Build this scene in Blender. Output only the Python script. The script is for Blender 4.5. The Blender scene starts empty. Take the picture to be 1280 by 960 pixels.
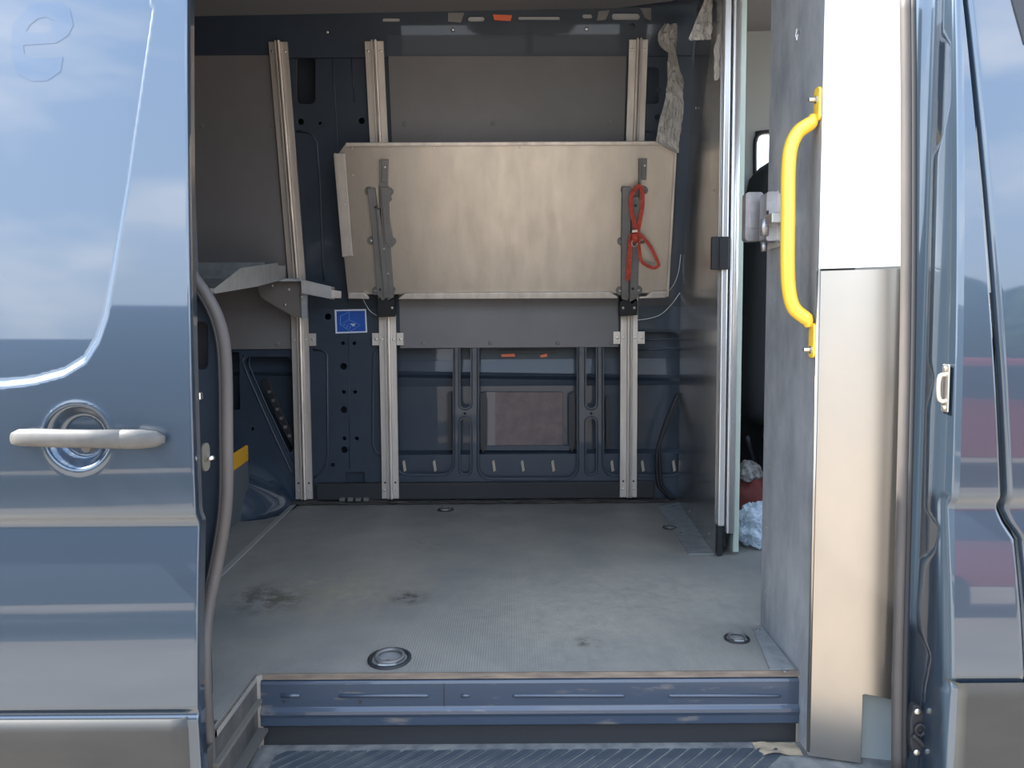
import bpy, bmesh, math, random
from mathutils import Vector, Matrix, noise
from mathutils.geometry import tessellate_polygon
random.seed(4)
C = bpy.context.scene.collection
sc = bpy.context.scene
R = math.radians

# ------------------------------------------------------------------ camera
F_PX = 961.0
CAM = Vector((0, -1.65, 0.76))
PITCH, ROLL = R(4.17), R(0.35)
_f = Vector((0, math.cos(PITCH), -math.sin(PITCH)))
_r0 = Vector((1, 0, 0)); _u0 = Vector((0, math.sin(PITCH), math.cos(PITCH)))
_r = _r0 * math.cos(ROLL) - _u0 * math.sin(ROLL)
_u = _u0 * math.cos(ROLL) + _r0 * math.sin(ROLL)
cd = bpy.data.cameras.new('camera'); cam = bpy.data.objects.new('camera', cd); C.objects.link(cam)
cd.sensor_width = 36; cd.lens = F_PX / 1280 * 36; cd.clip_start = 0.02
m = Matrix.Identity(4)
for i in range(3):
    m[i][0] = _r[i]; m[i][1] = _u[i]; m[i][2] = -_f[i]; m[i][3] = CAM[i]
cam.matrix_world = m
sc.camera = cam
sc.view_settings.view_transform = 'Standard'; sc.view_settings.look = 'None'
sc.view_settings.gamma = 1; sc.view_settings.use_curve_mapping = False
sc.view_settings.exposure = 1.75
sc.cycles.max_bounces = 10; sc.cycles.diffuse_bounces = 6; sc.cycles.glossy_bounces = 6
sc.cycles.transparent_max_bounces = 8

# ------------------------------------------------------------------ sky + sun
SKY = 1.35
w = bpy.data.worlds.new('sky'); sc.world = w; w.use_nodes = True
nt = w.node_tree; nt.nodes.clear()
def N(nt, t, **kw):
    n = nt.nodes.new(t)
    for k, v in kw.items():
        if k == 'ins':
            for a, b in v.items(): n.inputs[a].default_value = b
        else: setattr(n, k, v)
    return n
tc = N(nt, 'ShaderNodeTexCoord'); sx = N(nt, 'ShaderNodeSeparateXYZ')
nt.links.new(tc.outputs['Generated'], sx.inputs[0])
rp = N(nt, 'ShaderNodeValToRGB'); e = rp.color_ramp
e.elements[0].position = 0.0; e.elements[0].color = (0.80, 0.88, 0.97, 1)
e.elements[1].position = 0.75; e.elements[1].color = (0.34, 0.50, 0.80, 1)
x = e.elements.new(0.3); x.color = (0.55, 0.69, 0.91, 1)
nt.links.new(sx.outputs['Z'], rp.inputs[0])
mp = N(nt, 'ShaderNodeMapping'); mp.inputs['Scale'].default_value = (1.6, 1.6, 4.0)
mp.inputs['Location'].default_value = (3.1, 0.6, 0.2)
nt.links.new(tc.outputs['Generated'], mp.inputs[0])
nz = N(nt, 'ShaderNodeTexNoise', ins={'Scale': 1.7, 'Detail': 6.0, 'Roughness': 0.55})
nt.links.new(mp.outputs[0], nz.inputs['Vector'])
cr = N(nt, 'ShaderNodeValToRGB'); cr.color_ramp.elements[0].position = 0.5; cr.color_ramp.elements[1].position = 0.68
nt.links.new(nz.outputs['Fac'], cr.inputs[0])
mx = N(nt, 'ShaderNodeMixRGB'); mx.inputs[2].default_value = (1.25, 1.22, 1.18, 1)
nt.links.new(cr.outputs[0], mx.inputs[0]); nt.links.new(rp.outputs[0], mx.inputs[1])
bg = N(nt, 'ShaderNodeBackground'); bg.inputs['Strength'].default_value = SKY
nt.links.new(mx.outputs[0], bg.inputs[0])
wo = N(nt, 'ShaderNodeOutputWorld'); nt.links.new(bg.outputs[0], wo.inputs[0])
# sun: high on the left, nearly along the van's flank
az, el = R(2.5), R(43)
sdir = Vector((-math.cos(el) * math.cos(az), -math.cos(el) * math.sin(az), math.sin(el)))
sl = bpy.data.lights.new('sun', 'SUN'); sl.energy = 6.5; sl.angle = R(0.6); sl.color = (1, 0.95, 0.87)
so = bpy.data.objects.new('sun', sl); C.objects.link(so)
so.rotation_euler = sdir.to_track_quat('Z', 'Y').to_euler(); so.location = sdir * 20

# ------------------------------------------------------------------ helpers
def ray(px, py): return _f + _r * ((px - 640) / F_PX) + _u * ((480 - py) / F_PX)
def PY(px, py, y):
    d = ray(px, py); return CAM + d * ((y - CAM.y) / d.y)
def PX(px, py, x_):
    d = ray(px, py); return CAM + d * ((x_ - CAM.x) / d.x)
def PZ(px, py, z):
    d = ray(px, py); return CAM + d * ((z - CAM.z) / d.z)
def PPL(px, py, p0, n):
    d = ray(px, py); return CAM + d * ((Vector(p0) - CAM).dot(n) / d.dot(n))
WY, ZB, LEAN = 1.70, 0.85, 0.20
def wally(z): return WY - max(0.0, z - ZB) * LEAN
WN = Vector((0, -1, -LEAN)).normalized()
def PW(px, py, off=0.0):
    p = PY(px, py, WY - off)
    if p.z > ZB: p = PPL(px, py, (0, WY - off, ZB), WN)
    return p
WLOC = {}
def obj(name, me, mat, parent=None, smooth=False, mods=()):
    """links one mesh given in world coordinates; its origin goes to the bottom centre of its bounds"""
    if isinstance(me, bmesh.types.BMesh):
        bm = me; me = bpy.data.meshes.new(name)
        bmesh.ops.recalc_face_normals(bm, faces=bm.faces); bm.to_mesh(me); bm.free()
    vs = me.vertices
    lo = [min(v.co[i] for v in vs) for i in range(3)]; hi = [max(v.co[i] for v in vs) for i in range(3)]
    o_ = Vector(((lo[0] + hi[0]) / 2, (lo[1] + hi[1]) / 2, lo[2]))
    me.transform(Matrix.Translation(-o_))
    if smooth:
        for p in me.polygons: p.use_smooth = True
    me.materials.append(mat)
    o = bpy.data.objects.new(name, me); C.objects.link(o)
    o.location = o_ - (WLOC[parent.name] if parent else Vector())
    if parent: o.parent = parent
    WLOC[o.name] = o_
    for mtype, kw in mods:
        md = o.modifiers.new(mtype.lower(), mtype)
        for k, v in kw.items(): setattr(md, k, v)
    return o
def BEV(wd=0.003, seg=2): return ('BEVEL', dict(width=wd, segments=seg, limit_method='ANGLE', angle_limit=R(40)))
def SUB(n=2): return ('SUBSURF', dict(levels=n, render_levels=n))
def empty(name, loc, label, cat, group=None):
    o = bpy.data.objects.new(name, None); C.objects.link(o); o.location = loc
    o.empty_display_size = 0.05; WLOC[o.name] = Vector(loc); return tag(o, label, cat, group)
def tag(o, label, cat, group=None):
    o['label'] = label; o['category'] = cat
    if group: o['group'] = group
    return o
def st(o): o['kind'] = 'structure'; return o
def lab(o, l): o['label'] = l; return o
def box(bm, x0, x1, y0, y1, z0, z1):
    v = [bm.verts.new(p) for p in [(x0,y0,z0),(x1,y0,z0),(x1,y1,z0),(x0,y1,z0),(x0,y0,z1),(x1,y0,z1),(x1,y1,z1),(x0,y1,z1)]]
    for f in [(0,3,2,1),(4,5,6,7),(0,1,5,4),(1,2,6,5),(2,3,7,6),(3,0,4,7)]: bm.faces.new([v[i] for i in f])
    return bm
def BX(*a): return box(bmesh.new(), *a)
def plate(outer, holes, thick, fn, bm=None):
    """flat plate with holes; fn(u, v, w) gives the world point, w = 0 front, thick = back"""
    bm = bm or bmesh.new()
    loops = [[Vector((p[0], p[1], 0)) for p in l] for l in [outer] + list(holes)]
    tris = tessellate_polygon(loops); flat = [p for l in loops for p in l]
    fr = [bm.verts.new(fn(p.x, p.y, 0)) for p in flat]; bk = [bm.verts.new(fn(p.x, p.y, thick)) for p in flat]
    for t in tris:
        try: bm.faces.new([fr[i] for i in t]); bm.faces.new([bk[i] for i in reversed(t)])
        except ValueError: pass
    k = 0
    for l in loops:
        n = len(l)
        for i in range(n):
            a, b = k + i, k + (i + 1) % n
            bm.faces.new([fr[a], fr[b], bk[b], bk[a]])
        k += n
    return bm
def prism(pts, vec, bm=None):
    """world-space polygon swept by vec"""
    bm = bm or bmesh.new(); vec = Vector(vec)
    a = [bm.verts.new(Vector(p)) for p in pts]; b = [bm.verts.new(Vector(p) + vec) for p in pts]
    bm.faces.new(a); bm.faces.new(list(reversed(b))); n = len(a)
    for i in range(n): bm.faces.new([a[i], a[(i+1) % n], b[(i+1) % n], b[i]])
    return bm
def rrect(x0, y0, x1, y1, r, n=5):
    out = []
    for cx, cy, a in [(x1-r, y1-r, 0), (x0+r, y1-r, 90), (x0+r, y0+r, 180), (x1-r, y0+r, 270)]:
        for k in range(n + 1):
            t = R(a + 90 * k / n); out.append((cx + r * math.cos(t), cy + r * math.sin(t)))
    return out
def circ(cx, cy, r, n=12): return [(cx + r * math.cos(2*math.pi*k/n), cy + r * math.sin(2*math.pi*k/n)) for k in range(n)]
def catmull(pts, sub, closed=False):
    pts = [Vector(p) for p in pts]; n = len(pts); out = []
    for i in range(n if closed else n - 1):
        if closed: p0, p1, p2, p3 = pts[i-1], pts[i], pts[(i+1) % n], pts[(i+2) % n]
        else: p0, p1, p2, p3 = pts[max(i-1,0)], pts[i], pts[i+1], pts[min(i+2,n-1)]
        for k in range(sub):
            t = k / sub
            out.append(0.5*((2*p1)+(p2-p0)*t+(2*p0-5*p1+4*p2-p3)*t*t+(3*p1-p0-3*p2+p3)*t**3))
    if not closed: out.append(pts[-1])
    return out
def tube(path, r, n=8, sub=1, closed=False, bm=None, rfn=None):
    bm = bm or bmesh.new()
    P = catmull(path, sub, closed) if sub > 1 else [Vector(p) for p in path]
    L = len(P); rings = []
    up = Vector((0, 0, 1))
    t0 = (P[1] - P[0]).normalized()
    nrm = t0.orthogonal().normalized() if abs(t0.dot(up)) > .95 else t0.cross(up).normalized()
    for i in range(L):
        if closed: t = (P[(i+1) % L] - P[i-1]).normalized()
        else: t = (P[min(i+1,L-1)] - P[max(i-1,0)]).normalized()
        nrm = (nrm - t * nrm.dot(t)).normalized(); b = t.cross(nrm)
        rr = rfn(i/(L-1)) if rfn else r
        rings.append([bm.verts.new(P[i] + (nrm*math.cos(2*math.pi*k/n) + b*math.sin(2*math.pi*k/n))*rr) for k in range(n)])
    for i in range(L if closed else L-1):
        A, B = rings[i], rings[(i+1) % L]
        if closed and i == L-1:   # align
            s = min(range(n), key=lambda s: (B[s].co - A[0].co).length); B = B[s:] + B[:s]
        for k in range(n): bm.faces.new([A[k], A[(k+1)%n], B[(k+1)%n], B[k]])
    if not closed: bm.faces.new(rings[0]); bm.faces.new(list(reversed(rings[-1])))
    return bm
def ribbon(path, wd, nrm, sub=4, th=0.002):
    P = catmull(path, sub); bm = bmesh.new(); nrm = Vector(nrm); q = []
    for i in range(len(P)):
        t = (P[min(i+1,len(P)-1)] - P[max(i-1,0)]).normalized(); s = t.cross(nrm).normalized() * wd/2
        q.append([bm.verts.new(P[i]+s), bm.verts.new(P[i]-s), bm.verts.new(P[i]-s+nrm*th), bm.verts.new(P[i]+s+nrm*th)])
    for a, b in zip(q, q[1:]):
        for k in range(4): bm.faces.new([a[k], a[(k+1)%4], b[(k+1)%4], b[k]])
    bm.faces.new(q[0]); bm.faces.new(list(reversed(q[-1])))
    return bm
def grid(us, vs, fn, bm=None):
    bm = bm or bmesh.new()
    V = [[bm.verts.new(fn(u, v)) for u in us] for v in vs]
    for j in range(len(vs)-1):
        for i in range(len(us)-1): bm.faces.new([V[j][i], V[j][i+1], V[j+1][i+1], V[j+1][i]])
    return bm
def lin(a, b, n): return [a + (b-a)*i/(n-1) for i in range(n)]
def sstep(a, b, x_):
    t = min(1, max(0, (x_-a)/(b-a))); return t*t*(3-2*t)
def interp(tab, x_):
    if x_ <= tab[0][0]: return tab[0][1]
    for (a, b), (c, d) in zip(tab, tab[1:]):
        if x_ <= c: return b + (d-b)*(x_-a)/(c-a)
    return tab[-1][1]
BOLTM = {}
def bolt(parent, pos, nrm, r, mat, name='bolt', h=0.5):
    """domed bolt or rivet head; heads of one size share a mesh"""
    key = (round(r, 4), mat.name, h)
    if key not in BOLTM:
        bm = bmesh.new(); pr = [(1, -.1), (1, .35*h), (.7, .8*h), (.28, h)]
        rings = [[bm.verts.new((r*a*math.cos(k*math.pi/4), r*a*math.sin(k*math.pi/4), r*z)) for k in range(8)] for a, z in pr]
        for A, B in zip(rings, rings[1:]):
            for k in range(8): bm.faces.new([A[k], A[(k+1)%8], B[(k+1)%8], B[k]])
        bm.faces.new(rings[-1])
        me = bpy.data.meshes.new('bolt_head'); bm.to_mesh(me); bm.free(); me.materials.append(mat); BOLTM[key] = me
    o = bpy.data.objects.new(name, BOLTM[key]); C.objects.link(o)
    o.rotation_euler = Vector(nrm).to_track_quat('Z', 'Y').to_euler()
    o.location = Vector(pos) - (WLOC[parent.name] if parent else Vector()); o.parent = parent
    WLOC[o.name] = Vector(pos); return o

# ------------------------------------------------------------------ materials
def mat(name, col, rough=.5, metal=0, coat=0, col2=None, nscale=8, stretch=(1,1,1), lo=.35, hi=.65, bump=0, bscale=60,
        rvar=0, spec=.5, alpha=1, trans=0, bstretch=None):
    M = bpy.data.materials.new(name); M.use_nodes = True; t = M.node_tree; p = t.nodes['Principled BSDF']
    p.inputs['Base Color'].default_value = (*col, 1); p.inputs['Roughness'].default_value = rough
    p.inputs['Metallic'].default_value = metal; p.inputs['Coat Weight'].default_value = coat
    p.inputs['Coat Roughness'].default_value = .03; p.inputs['Coat IOR'].default_value = 1.65; p.inputs['Specular IOR Level'].default_value = spec
    p.inputs['Alpha'].default_value = alpha; p.inputs['Transmission Weight'].default_value = trans
    c = N(t, 'ShaderNodeTexCoord'); mp = N(t, 'ShaderNodeMapping'); mp.inputs['Scale'].default_value = stretch
    t.links.new(c.outputs['Object'], mp.inputs[0])
    if col2 or rvar:
        n = N(t, 'ShaderNodeTexNoise', ins={'Scale': nscale, 'Detail': 7.0, 'Roughness': .6}); t.links.new(mp.outputs[0], n.inputs['Vector'])
        mr = N(t, 'ShaderNodeMapRange', ins={'From Min': lo, 'From Max': hi}); t.links.new(n.outputs['Fac'], mr.inputs['Value'])
        if col2:
            mx = N(t, 'ShaderNodeMixRGB'); mx.inputs[1].default_value = (*col, 1); mx.inputs[2].default_value = (*col2, 1)
            t.links.new(mr.outputs[0], mx.inputs[0]); t.links.new(mx.outputs[0], p.inputs['Base Color'])
        if rvar:
            r2 = N(t, 'ShaderNodeMapRange', ins={'To Min': max(.02, rough-rvar), 'To Max': rough+rvar})
            t.links.new(mr.outputs[0], r2.inputs['Value']); t.links.new(r2.outputs[0], p.inputs['Roughness'])
    if bump:
        m2 = N(t, 'ShaderNodeMapping'); m2.inputs['Scale'].default_value = bstretch or stretch; t.links.new(c.outputs['Object'], m2.inputs[0])
        n2 = N(t, 'ShaderNodeTexNoise', ins={'Scale': bscale, 'Detail': 5.0}); t.links.new(m2.outputs[0], n2.inputs['Vector'])
        b = N(t, 'ShaderNodeBump', ins={'Strength': bump, 'Distance': .002}); t.links.new(n2.outputs['Fac'], b.inputs['Height'])
        t.links.new(b.outputs[0], p.inputs['Normal'])
    return M
BLUE = (.043, .067, .098)
paint = mat('blue_paint', BLUE, .30, .6, 1, bump=.012, bscale=9)
paint_in = mat('blue_inner_paint', (.031, .045, .064), .45, 0, .25, spec=.35, col2=(.026, .037, .053), nscale=5)
paint_worn = mat('blue_sill_paint', (.029, .044, .068), .40, 0, .4, col2=(.12, .11, .105), nscale=13, stretch=(.7, 1, 2.5), lo=.60, hi=.70, bump=.1, bscale=40)
jambp = paint
alu = mat('aluminium_sheet', (.46, .42, .37), .42, .95, col2=(.415, .378, .33), nscale=6, stretch=(3, 3, .35), rvar=.025, bump=.05, bscale=25, bstretch=(6, 6, .6))
alu_rail = mat('rail_aluminium', (.60, .55, .49), .45, .6, col2=(.5, .45, .4), nscale=14, stretch=(2, 2, .3), rvar=.08)
alu_dull = mat('dull_aluminium', (.50, .51, .51), .5, .45, col2=(.27, .28, .29), nscale=7, stretch=(1, 1.2, .55), lo=.36, hi=.66, rvar=.1, bump=.04, bscale=30)
alu_face = mat('aluminium_face', (.43, .40, .36), .33, .95, col2=(.39, .365, .33), nscale=3.5, stretch=(1, 1, .7), rvar=.03)
alu_part = mat('partition_aluminium', (.46, .46, .455), .2, .85, col2=(.40, .40, .40), nscale=5, rvar=.04)
alu_strip = mat('anodised_strip', (.72, .72, .71), .35, .7)
alu_green = mat('greenish_strip', (.52, .60, .53), .45, .4)
galv = mat('galvanised_steel', (.42, .435, .43), .45, .6, col2=(.30, .325, .335), nscale=22, rvar=.08)
steel_grey = mat('grey_coated_steel', (.185, .18, .172), .5, .4, col2=(.15, .145, .14), nscale=20)
chrome = mat('zinc_bolt', (.62, .60, .55), .35, 1)
castm = mat('cast_lock_metal', (.42, .40, .40), .4, .8, col2=(.33, .315, .315), nscale=30, bump=.1, bscale=80)
panelg = mat('grey_panel', (.150, .145, .143), .5, 0, 0, col2=(.128, .124, .123), nscale=3, bump=.03, bscale=200)
headl = mat('grey_headliner', (.21, .205, .21), .8)
black = mat('black_plastic', (.012, .013, .016), .5)
blackrub = mat('black_rubber', (.018, .019, .021), .65, bump=.1, bscale=30)
seal = mat('dusty_seal_rubber', (.085, .075, .068), .62, col2=(.055, .05, .047), nscale=6, stretch=(4, 4, .6), bump=.1, bscale=40)
clad = mat('dusty_grey_cladding', (.026, .029, .030), .55, 0, .05, spec=.35, col2=(.038, .038, .036), nscale=4, stretch=(1, 1, 3), bump=.05, bscale=60)
white = mat('white_panel', (.86, .86, .85), .35)
yellow = mat('yellow_paint', (.88, .54, .045), .35, 0, .4)
yellow2 = mat('yellow_edge', (.62, .31, .015), .5)
redstrap = mat('red_webbing', (.56, .085, .045), .7, col2=(.36, .03, .02), nscale=60)
dirt = mat('dusty_ledge', (.085, .075, .062), .9, col2=(.022, .022, .022), nscale=16, stretch=(1, 4, 1), bump=.5, bscale=60)
edge = mat('brown_edge_strip', (.22, .18, .14), .55, .3, col2=(.12, .10, .085), nscale=12, stretch=(1, 6, 6))
handleg = mat('worn_handle_plastic', (.092, .090, .083), .55, col2=(.066, .066, .063), nscale=30)
stickw = mat('sticker_white', (.62, .66, .74), .4); stickb = mat('sticker_blue', (.012, .075, .34), .35)
stickl = mat('sticker_line', (.22, .42, .80), .4)
grey_box = mat('grey_board', (.085, .095, .10), .5)
film = mat('clear_film', (.72, .69, .64), .2, 0, 0, alpha=.58)
bagm = mat('clear_bag', (.46, .55, .63), .15, 0, 0, alpha=.7)
tan = mat('brown_backing', (.17, .125, .115), .6, col2=(.12, .09, .09), nscale=18, bump=.3, bscale=30)
redm = mat('dark_red_cloth', (.12, .025, .02), .8); speck = mat('speckled_cloth', (.34, .33, .32), .9, col2=(.08, .08, .08), nscale=50)
cabtrim = mat('cab_trim', (.30, .31, .29), .7); seatm = mat('black_seat_cloth', (.012, .013, .016), .85)
orange = mat('orange_plastic', (.75, .13, .03), .4)
wirew = mat('white_wire', (.60, .63, .62), .4)
gplast = mat('grey_green_plastic', (.30, .33, .32), .5)
ghost = mat('ghost_lettering', (.036, .066, .108), .3, .6, .9)
def floor_material():
    M = bpy.data.materials.new('worn_grey_floor'); M.use_nodes = True; t = M.node_tree; p = t.nodes['Principled BSDF']
    g = N(t, 'ShaderNodeNewGeometry'); p.inputs['Roughness'].default_value = .52
    n = N(t, 'ShaderNodeTexNoise', ins={'Scale': 3.2, 'Detail': 8.0, 'Roughness': .62}); t.links.new(g.outputs['Position'], n.inputs['Vector'])
    r = N(t, 'ShaderNodeValToRGB'); r.color_ramp.elements[0].position = .36; r.color_ramp.elements[0].color = (.165, .165, .155, 1)
    r.color_ramp.elements[1].position = .68; r.color_ramp.elements[1].color = (.255, .24, .205, 1); t.links.new(n.outputs['Fac'], r.inputs[0])
    last = r.outputs[0]
    n2 = N(t, 'ShaderNodeTexNoise', ins={'Scale': 22.0, 'Detail': 8.0, 'Roughness': .75}); t.links.new(g.outputs['Position'], n2.inputs['Vector'])
    def spot(c, rad, col, amt, lo, hi, last):
        d = N(t, 'ShaderNodeVectorMath', operation='DISTANCE'); d.inputs[1].default_value = c; t.links.new(g.outputs['Position'], d.inputs[0])
        m1 = N(t, 'ShaderNodeMapRange', ins={'From Min': rad, 'From Max': rad*.2, 'To Min': 0.0, 'To Max': 1.0}); t.links.new(d.outputs['Value'], m1.inputs['Value'])
        m2 = N(t, 'ShaderNodeMapRange', ins={'From Min': lo, 'From Max': hi}); t.links.new(n2.outputs['Fac'], m2.inputs['Value'])
        mu = N(t, 'ShaderNodeMath', operation='MULTIPLY'); t.links.new(m1.outputs[0], mu.inputs[0]); t.links.new(m2.outputs[0], mu.inputs[1])
        m3 = N(t, 'ShaderNodeMath', operation='MULTIPLY'); m3.inputs[1].default_value = amt; t.links.new(mu.outputs[0], m3.inputs[0])
        x_ = N(t, 'ShaderNodeMixRGB'); x_.inputs[2].default_value = (*col, 1); t.links.new(m3.outputs[0], x_.inputs[0]); t.links.new(last, x_.inputs[1])
        return x_.outputs[0]
    for px, py, rad, col, amt, lo, hi in [(350, 745, .17, (.02,.017,.014), 1, .44, .56), (370, 733, .10, (.42,.41,.38), .8, .5, .66), (440, 738, .28, (.34,.285,.20), .9, .35, .65),
            (512, 747, .07, (.03,.026,.02), 1, .46, .56), (720, 765, .5, (.37,.34,.27), .8, .3, .7), (530, 678, .10, (.02,.02,.02), 1, .54, .62), (735, 803, .05, (.05,.045,.04), 1, .48, .6),
            (860, 740, .35, (.34,.31,.25), .7, .35, .7)]:
        last = spot(tuple(PZ(px, py, 0)), rad, col, amt, lo, hi, last)
    t.links.new(last, p.inputs['Base Color'])
    wv = N(t, 'ShaderNodeTexWave', wave_type='BANDS', bands_direction='X', ins={'Scale': 52.0, 'Distortion': .4}); t.links.new(g.outputs['Position'], wv.inputs['Vector'])
    b1 = N(t, 'ShaderNodeBump', ins={'Strength': .35, 'Distance': .0012}); t.links.new(wv.outputs['Fac'], b1.inputs['Height'])
    b2 = N(t, 'ShaderNodeBump', ins={'Strength': .15, 'Distance': .002}); t.links.new(n2.outputs['Fac'], b2.inputs['Height']); t.links.new(b1.outputs[0], b2.inputs['Normal'])
    t.links.new(b2.outputs[0], p.inputs['Normal'])
    return M
floorm = floor_material()
dustm = mat('step_dust', (.19, .19, .175), .8, col2=(.09, .095, .10), nscale=25)
treadm = mat('step_rubber', (.045, .056, .068), .5, col2=(.11, .115, .112), nscale=11, lo=.45, hi=.75, bump=.4, bscale=120, bstretch=(1, 6, 1))
groundm = mat('sunlit_gravel', (.345, .285, .22), .95, col2=(.25, .21, .165), nscale=.8, bump=.4, bscale=30)

# ------------------------------------------------------------------ ground
st(obj('ground', BX(-60, 60, -60, 40, -.85, -.66), groundm))

# ------------------------------------------------------------------ van shell
FX0, FX1 = -2.3, 2.1
fo = [(-2.2, -.20), (-.578, -.20), (-.578, -.24), (-.565, -.24), (-.565, -.012), (-.552, 0), (.60, 0), (.64, 0), (.64, .02), (2.1, .02), (2.1, 1.79), (-2.2, 1.79)]
st(floor_ := obj('floor', plate(fo, [], -.012, lambda u, v, w: Vector((u, v, w))), floorm))
# floor edge strip along the step well, the seam strip and the dirty channel along the far wall
bm = BX(-.555, .626, -.004, .0, -.012, .0015); box(bm, -.569, -.565, -.24, -.004, -.012, .0015)
obj('edge_strip', bm, edge, floor_)
a, b = PZ(272, 722, 0), PZ(366, 632, 0); d = Vector((.011, .004, 0))
obj('seam_strip', prism([a-d, a+d, b+d, b-d], (0, 0, .004)), mat('seam_strip_grey', (.30, .30, .28), .5, .2), floor_, mods=[BEV(.0015, 1)])
us = lin(-1.0, .72, 90)
def dirtfn(u, v): return Vector((u, 1.625 + v*.07, .002 + .012*max(0, noise.noise((u*9, v*3, 2))) + v*.004 + .004*abs(noise.noise((u*40, v*9, 5)))))
lab(obj('grimy_ledge', grid(us, lin(0, 1, 6), dirtfn), dirt, floor_), 'grimy ledge with debris along the far wall')
st(obj('ceiling', plate([(-2.2, -.09), (2.1, -.09), (2.1, 1.72), (1.0, 1.72), (.78, 1.28), (.62, 1.40), (.35, 1.475), (-.2, 1.53), (-.6, 1.53), (-2.2, 1.50)], [], .02, lambda u, v, w: Vector((u, v, 2.0 + .012*u + w))), headl))
obj_roof = st(obj('trim_1', BX(-2.25, 2.15, -.10, 1.95, 2.10, 2.14), paint))

# far wall: pressed inner panel (lower, upright and upper, leaning) in front of the outer skin
def px2(l, y): return [(p.x, p.z) for p in (PY(a, b, y) for a, b in l)]
low_out = [(-2.2, -.01), (.77, -.01), (.77, ZB), (-2.2, ZB)]
HB = rrect(599, 415, 721, 597, 14); HA = rrect(497, 415, 566, 592, 14); HC = rrect(755, 415, 852, 593, 14)
slots = [rrect(575.5, 425, 588, 510, 6), rrect(575.5, 523, 588, 592, 6), rrect(733, 425, 745, 510, 6), rrect(733, 523, 745, 592, 6)]
HL = rrect(396, 438, 409, 600, 6)
HL2 = [(306, 455), (308, 448), (314, 446), (360, 446), (366, 452), (368, 560), (363, 566), (357, 560)]
HD = rrect(432, 590, 456, 606, 2); HE = [(289, 440), (299, 440), (300, 512), (289, 513)]
small = [circ(429.5, 458, 4.3), circ(430, 490, 2.4), circ(444, 490, 2.4), circ(430, 512, 4.3), circ(430.5, 548, 2.4), circ(446, 548, 2.4), circ(430.5, 562, 4.3),
         circ(429, 429, 2.4), circ(443, 429, 2.4), circ(416, 581, 2.6), circ(410, 396, 4.2), circ(581, 517, 1.8), circ(739, 517, 1.8), circ(316, 536, 2.2)]
holes = [px2(h, WY) for h in [HB, HA, HC, HL2, HD, HE] + slots + small]
wall = st(obj('wall_back', plate(low_out, holes, .006, lambda u, v, w: Vector((u, WY + w, v)), None), paint_in, mods=[BEV(.002, 2)]))
# upper panel
def up2(l):
    out = []
    for a, b in l:
        p = PPL(a, b, (0, WY, ZB), WN); out.append((p.x, p.z))
    return out
HU = rrect(371, 70, 394, 130, 7); HU2 = rrect(800, 84, 824, 130, 5)
hup = [up2(h) for h in [HU, HU2, circ(376, 152, 4), circ(400, 154, 2), circ(452, 151, 4), circ(822, 147, 4), circ(823, 112, 3)]]
obj('upper_panel', plate([(-2.2, ZB), (.77, ZB), (.77, 2.1), (-2.2, 2.1)], hup, .006, lambda u, v, w: Vector((u, wally(v) + w, v))), paint_in, wall, mods=[BEV(.002, 2)])
# pressed rims and beads
def rim(l, up=False, r=.0042, closed=True, mt=None):
    P = [PW(a, b, .001) for a, b in l]
    return obj('pressed_rim', tube(P, r, 6, 1, closed), mt or paint_in, wall, True)
rim(rrect(597, 413, 723, 599, 15)); rim(rrect(495, 413, 568, 594, 15)); rim(rrect(753, 413, 854, 595, 15))
rim(rrect(573.5, 423, 590, 512, 7), r=.003); rim(rrect(573.5, 521, 590, 594, 7), r=.003)
rim(rrect(731, 423, 747, 512, 7), r=.003); rim(rrect(731, 521, 747, 594, 7), r=.003)
rim([(392, 437), (404, 438), (409, 444), (410, 570), (408, 582), (400, 592), (392, 597)], closed=False, r=.005)
rim([(473, 436), (467, 442), (466, 500), (466, 556), (470, 566), (476, 570)], closed=False, r=.005)
rim([(306, 444), (303, 452), (310, 470), (340, 538), (364, 590), (369, 595)], closed=False, r=.004)
rim([(312, 446), (311, 456), (330, 500), (356, 555), (367, 578)], closed=False, r=.003)
rim([(371, 164), (388, 166), (396, 178), (400, 230), (404, 330), (405, 350)], closed=False, r=.005)
rim([(415, 69), (418, 110), (421, 160), (424, 250), (430, 330), (435, 378)], closed=False, r=.0018)
rim([(439, 69), (443, 128)], closed=False, r=.0025); rim([(436, 418), (437, 586)], closed=False, r=.0018)
rim([(800, 164), (852, 168)], closed=False, r=.004); rim([(796, 425), (850, 424)], closed=False, r=.004); rim([(796, 437), (850, 436)], closed=False, r=.006)
# outer skin seen through the openings: (y, z) profile with ledge and swage
prof = [(1.735, -.01), (1.735, .20), (1.79, .212), (1.792, .50), (1.785, .535), (1.77, .552), (1.778, .565), (1.79, .62), (1.80, .85), (1.76, 1.3), (1.58, 2.12)]
bm = bmesh.new(); rows = [[bm.verts.new((xx, y + .01*(1-(xx/1.2)**2)*0, z - (.02*(xx+.2) if .5 < z < .6 else 0))) for xx in lin(-2.2, .77, 12)] for y, z in prof]
for A, B in zip(rows, rows[1:]):
    for k in range(11): bm.faces.new([A[k], A[k+1], B[k+1], B[k]])
obj('outer_skin', bm, paint_in, wall, mods=[('SOLIDIFY', dict(thickness=.004, offset=1))])
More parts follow.
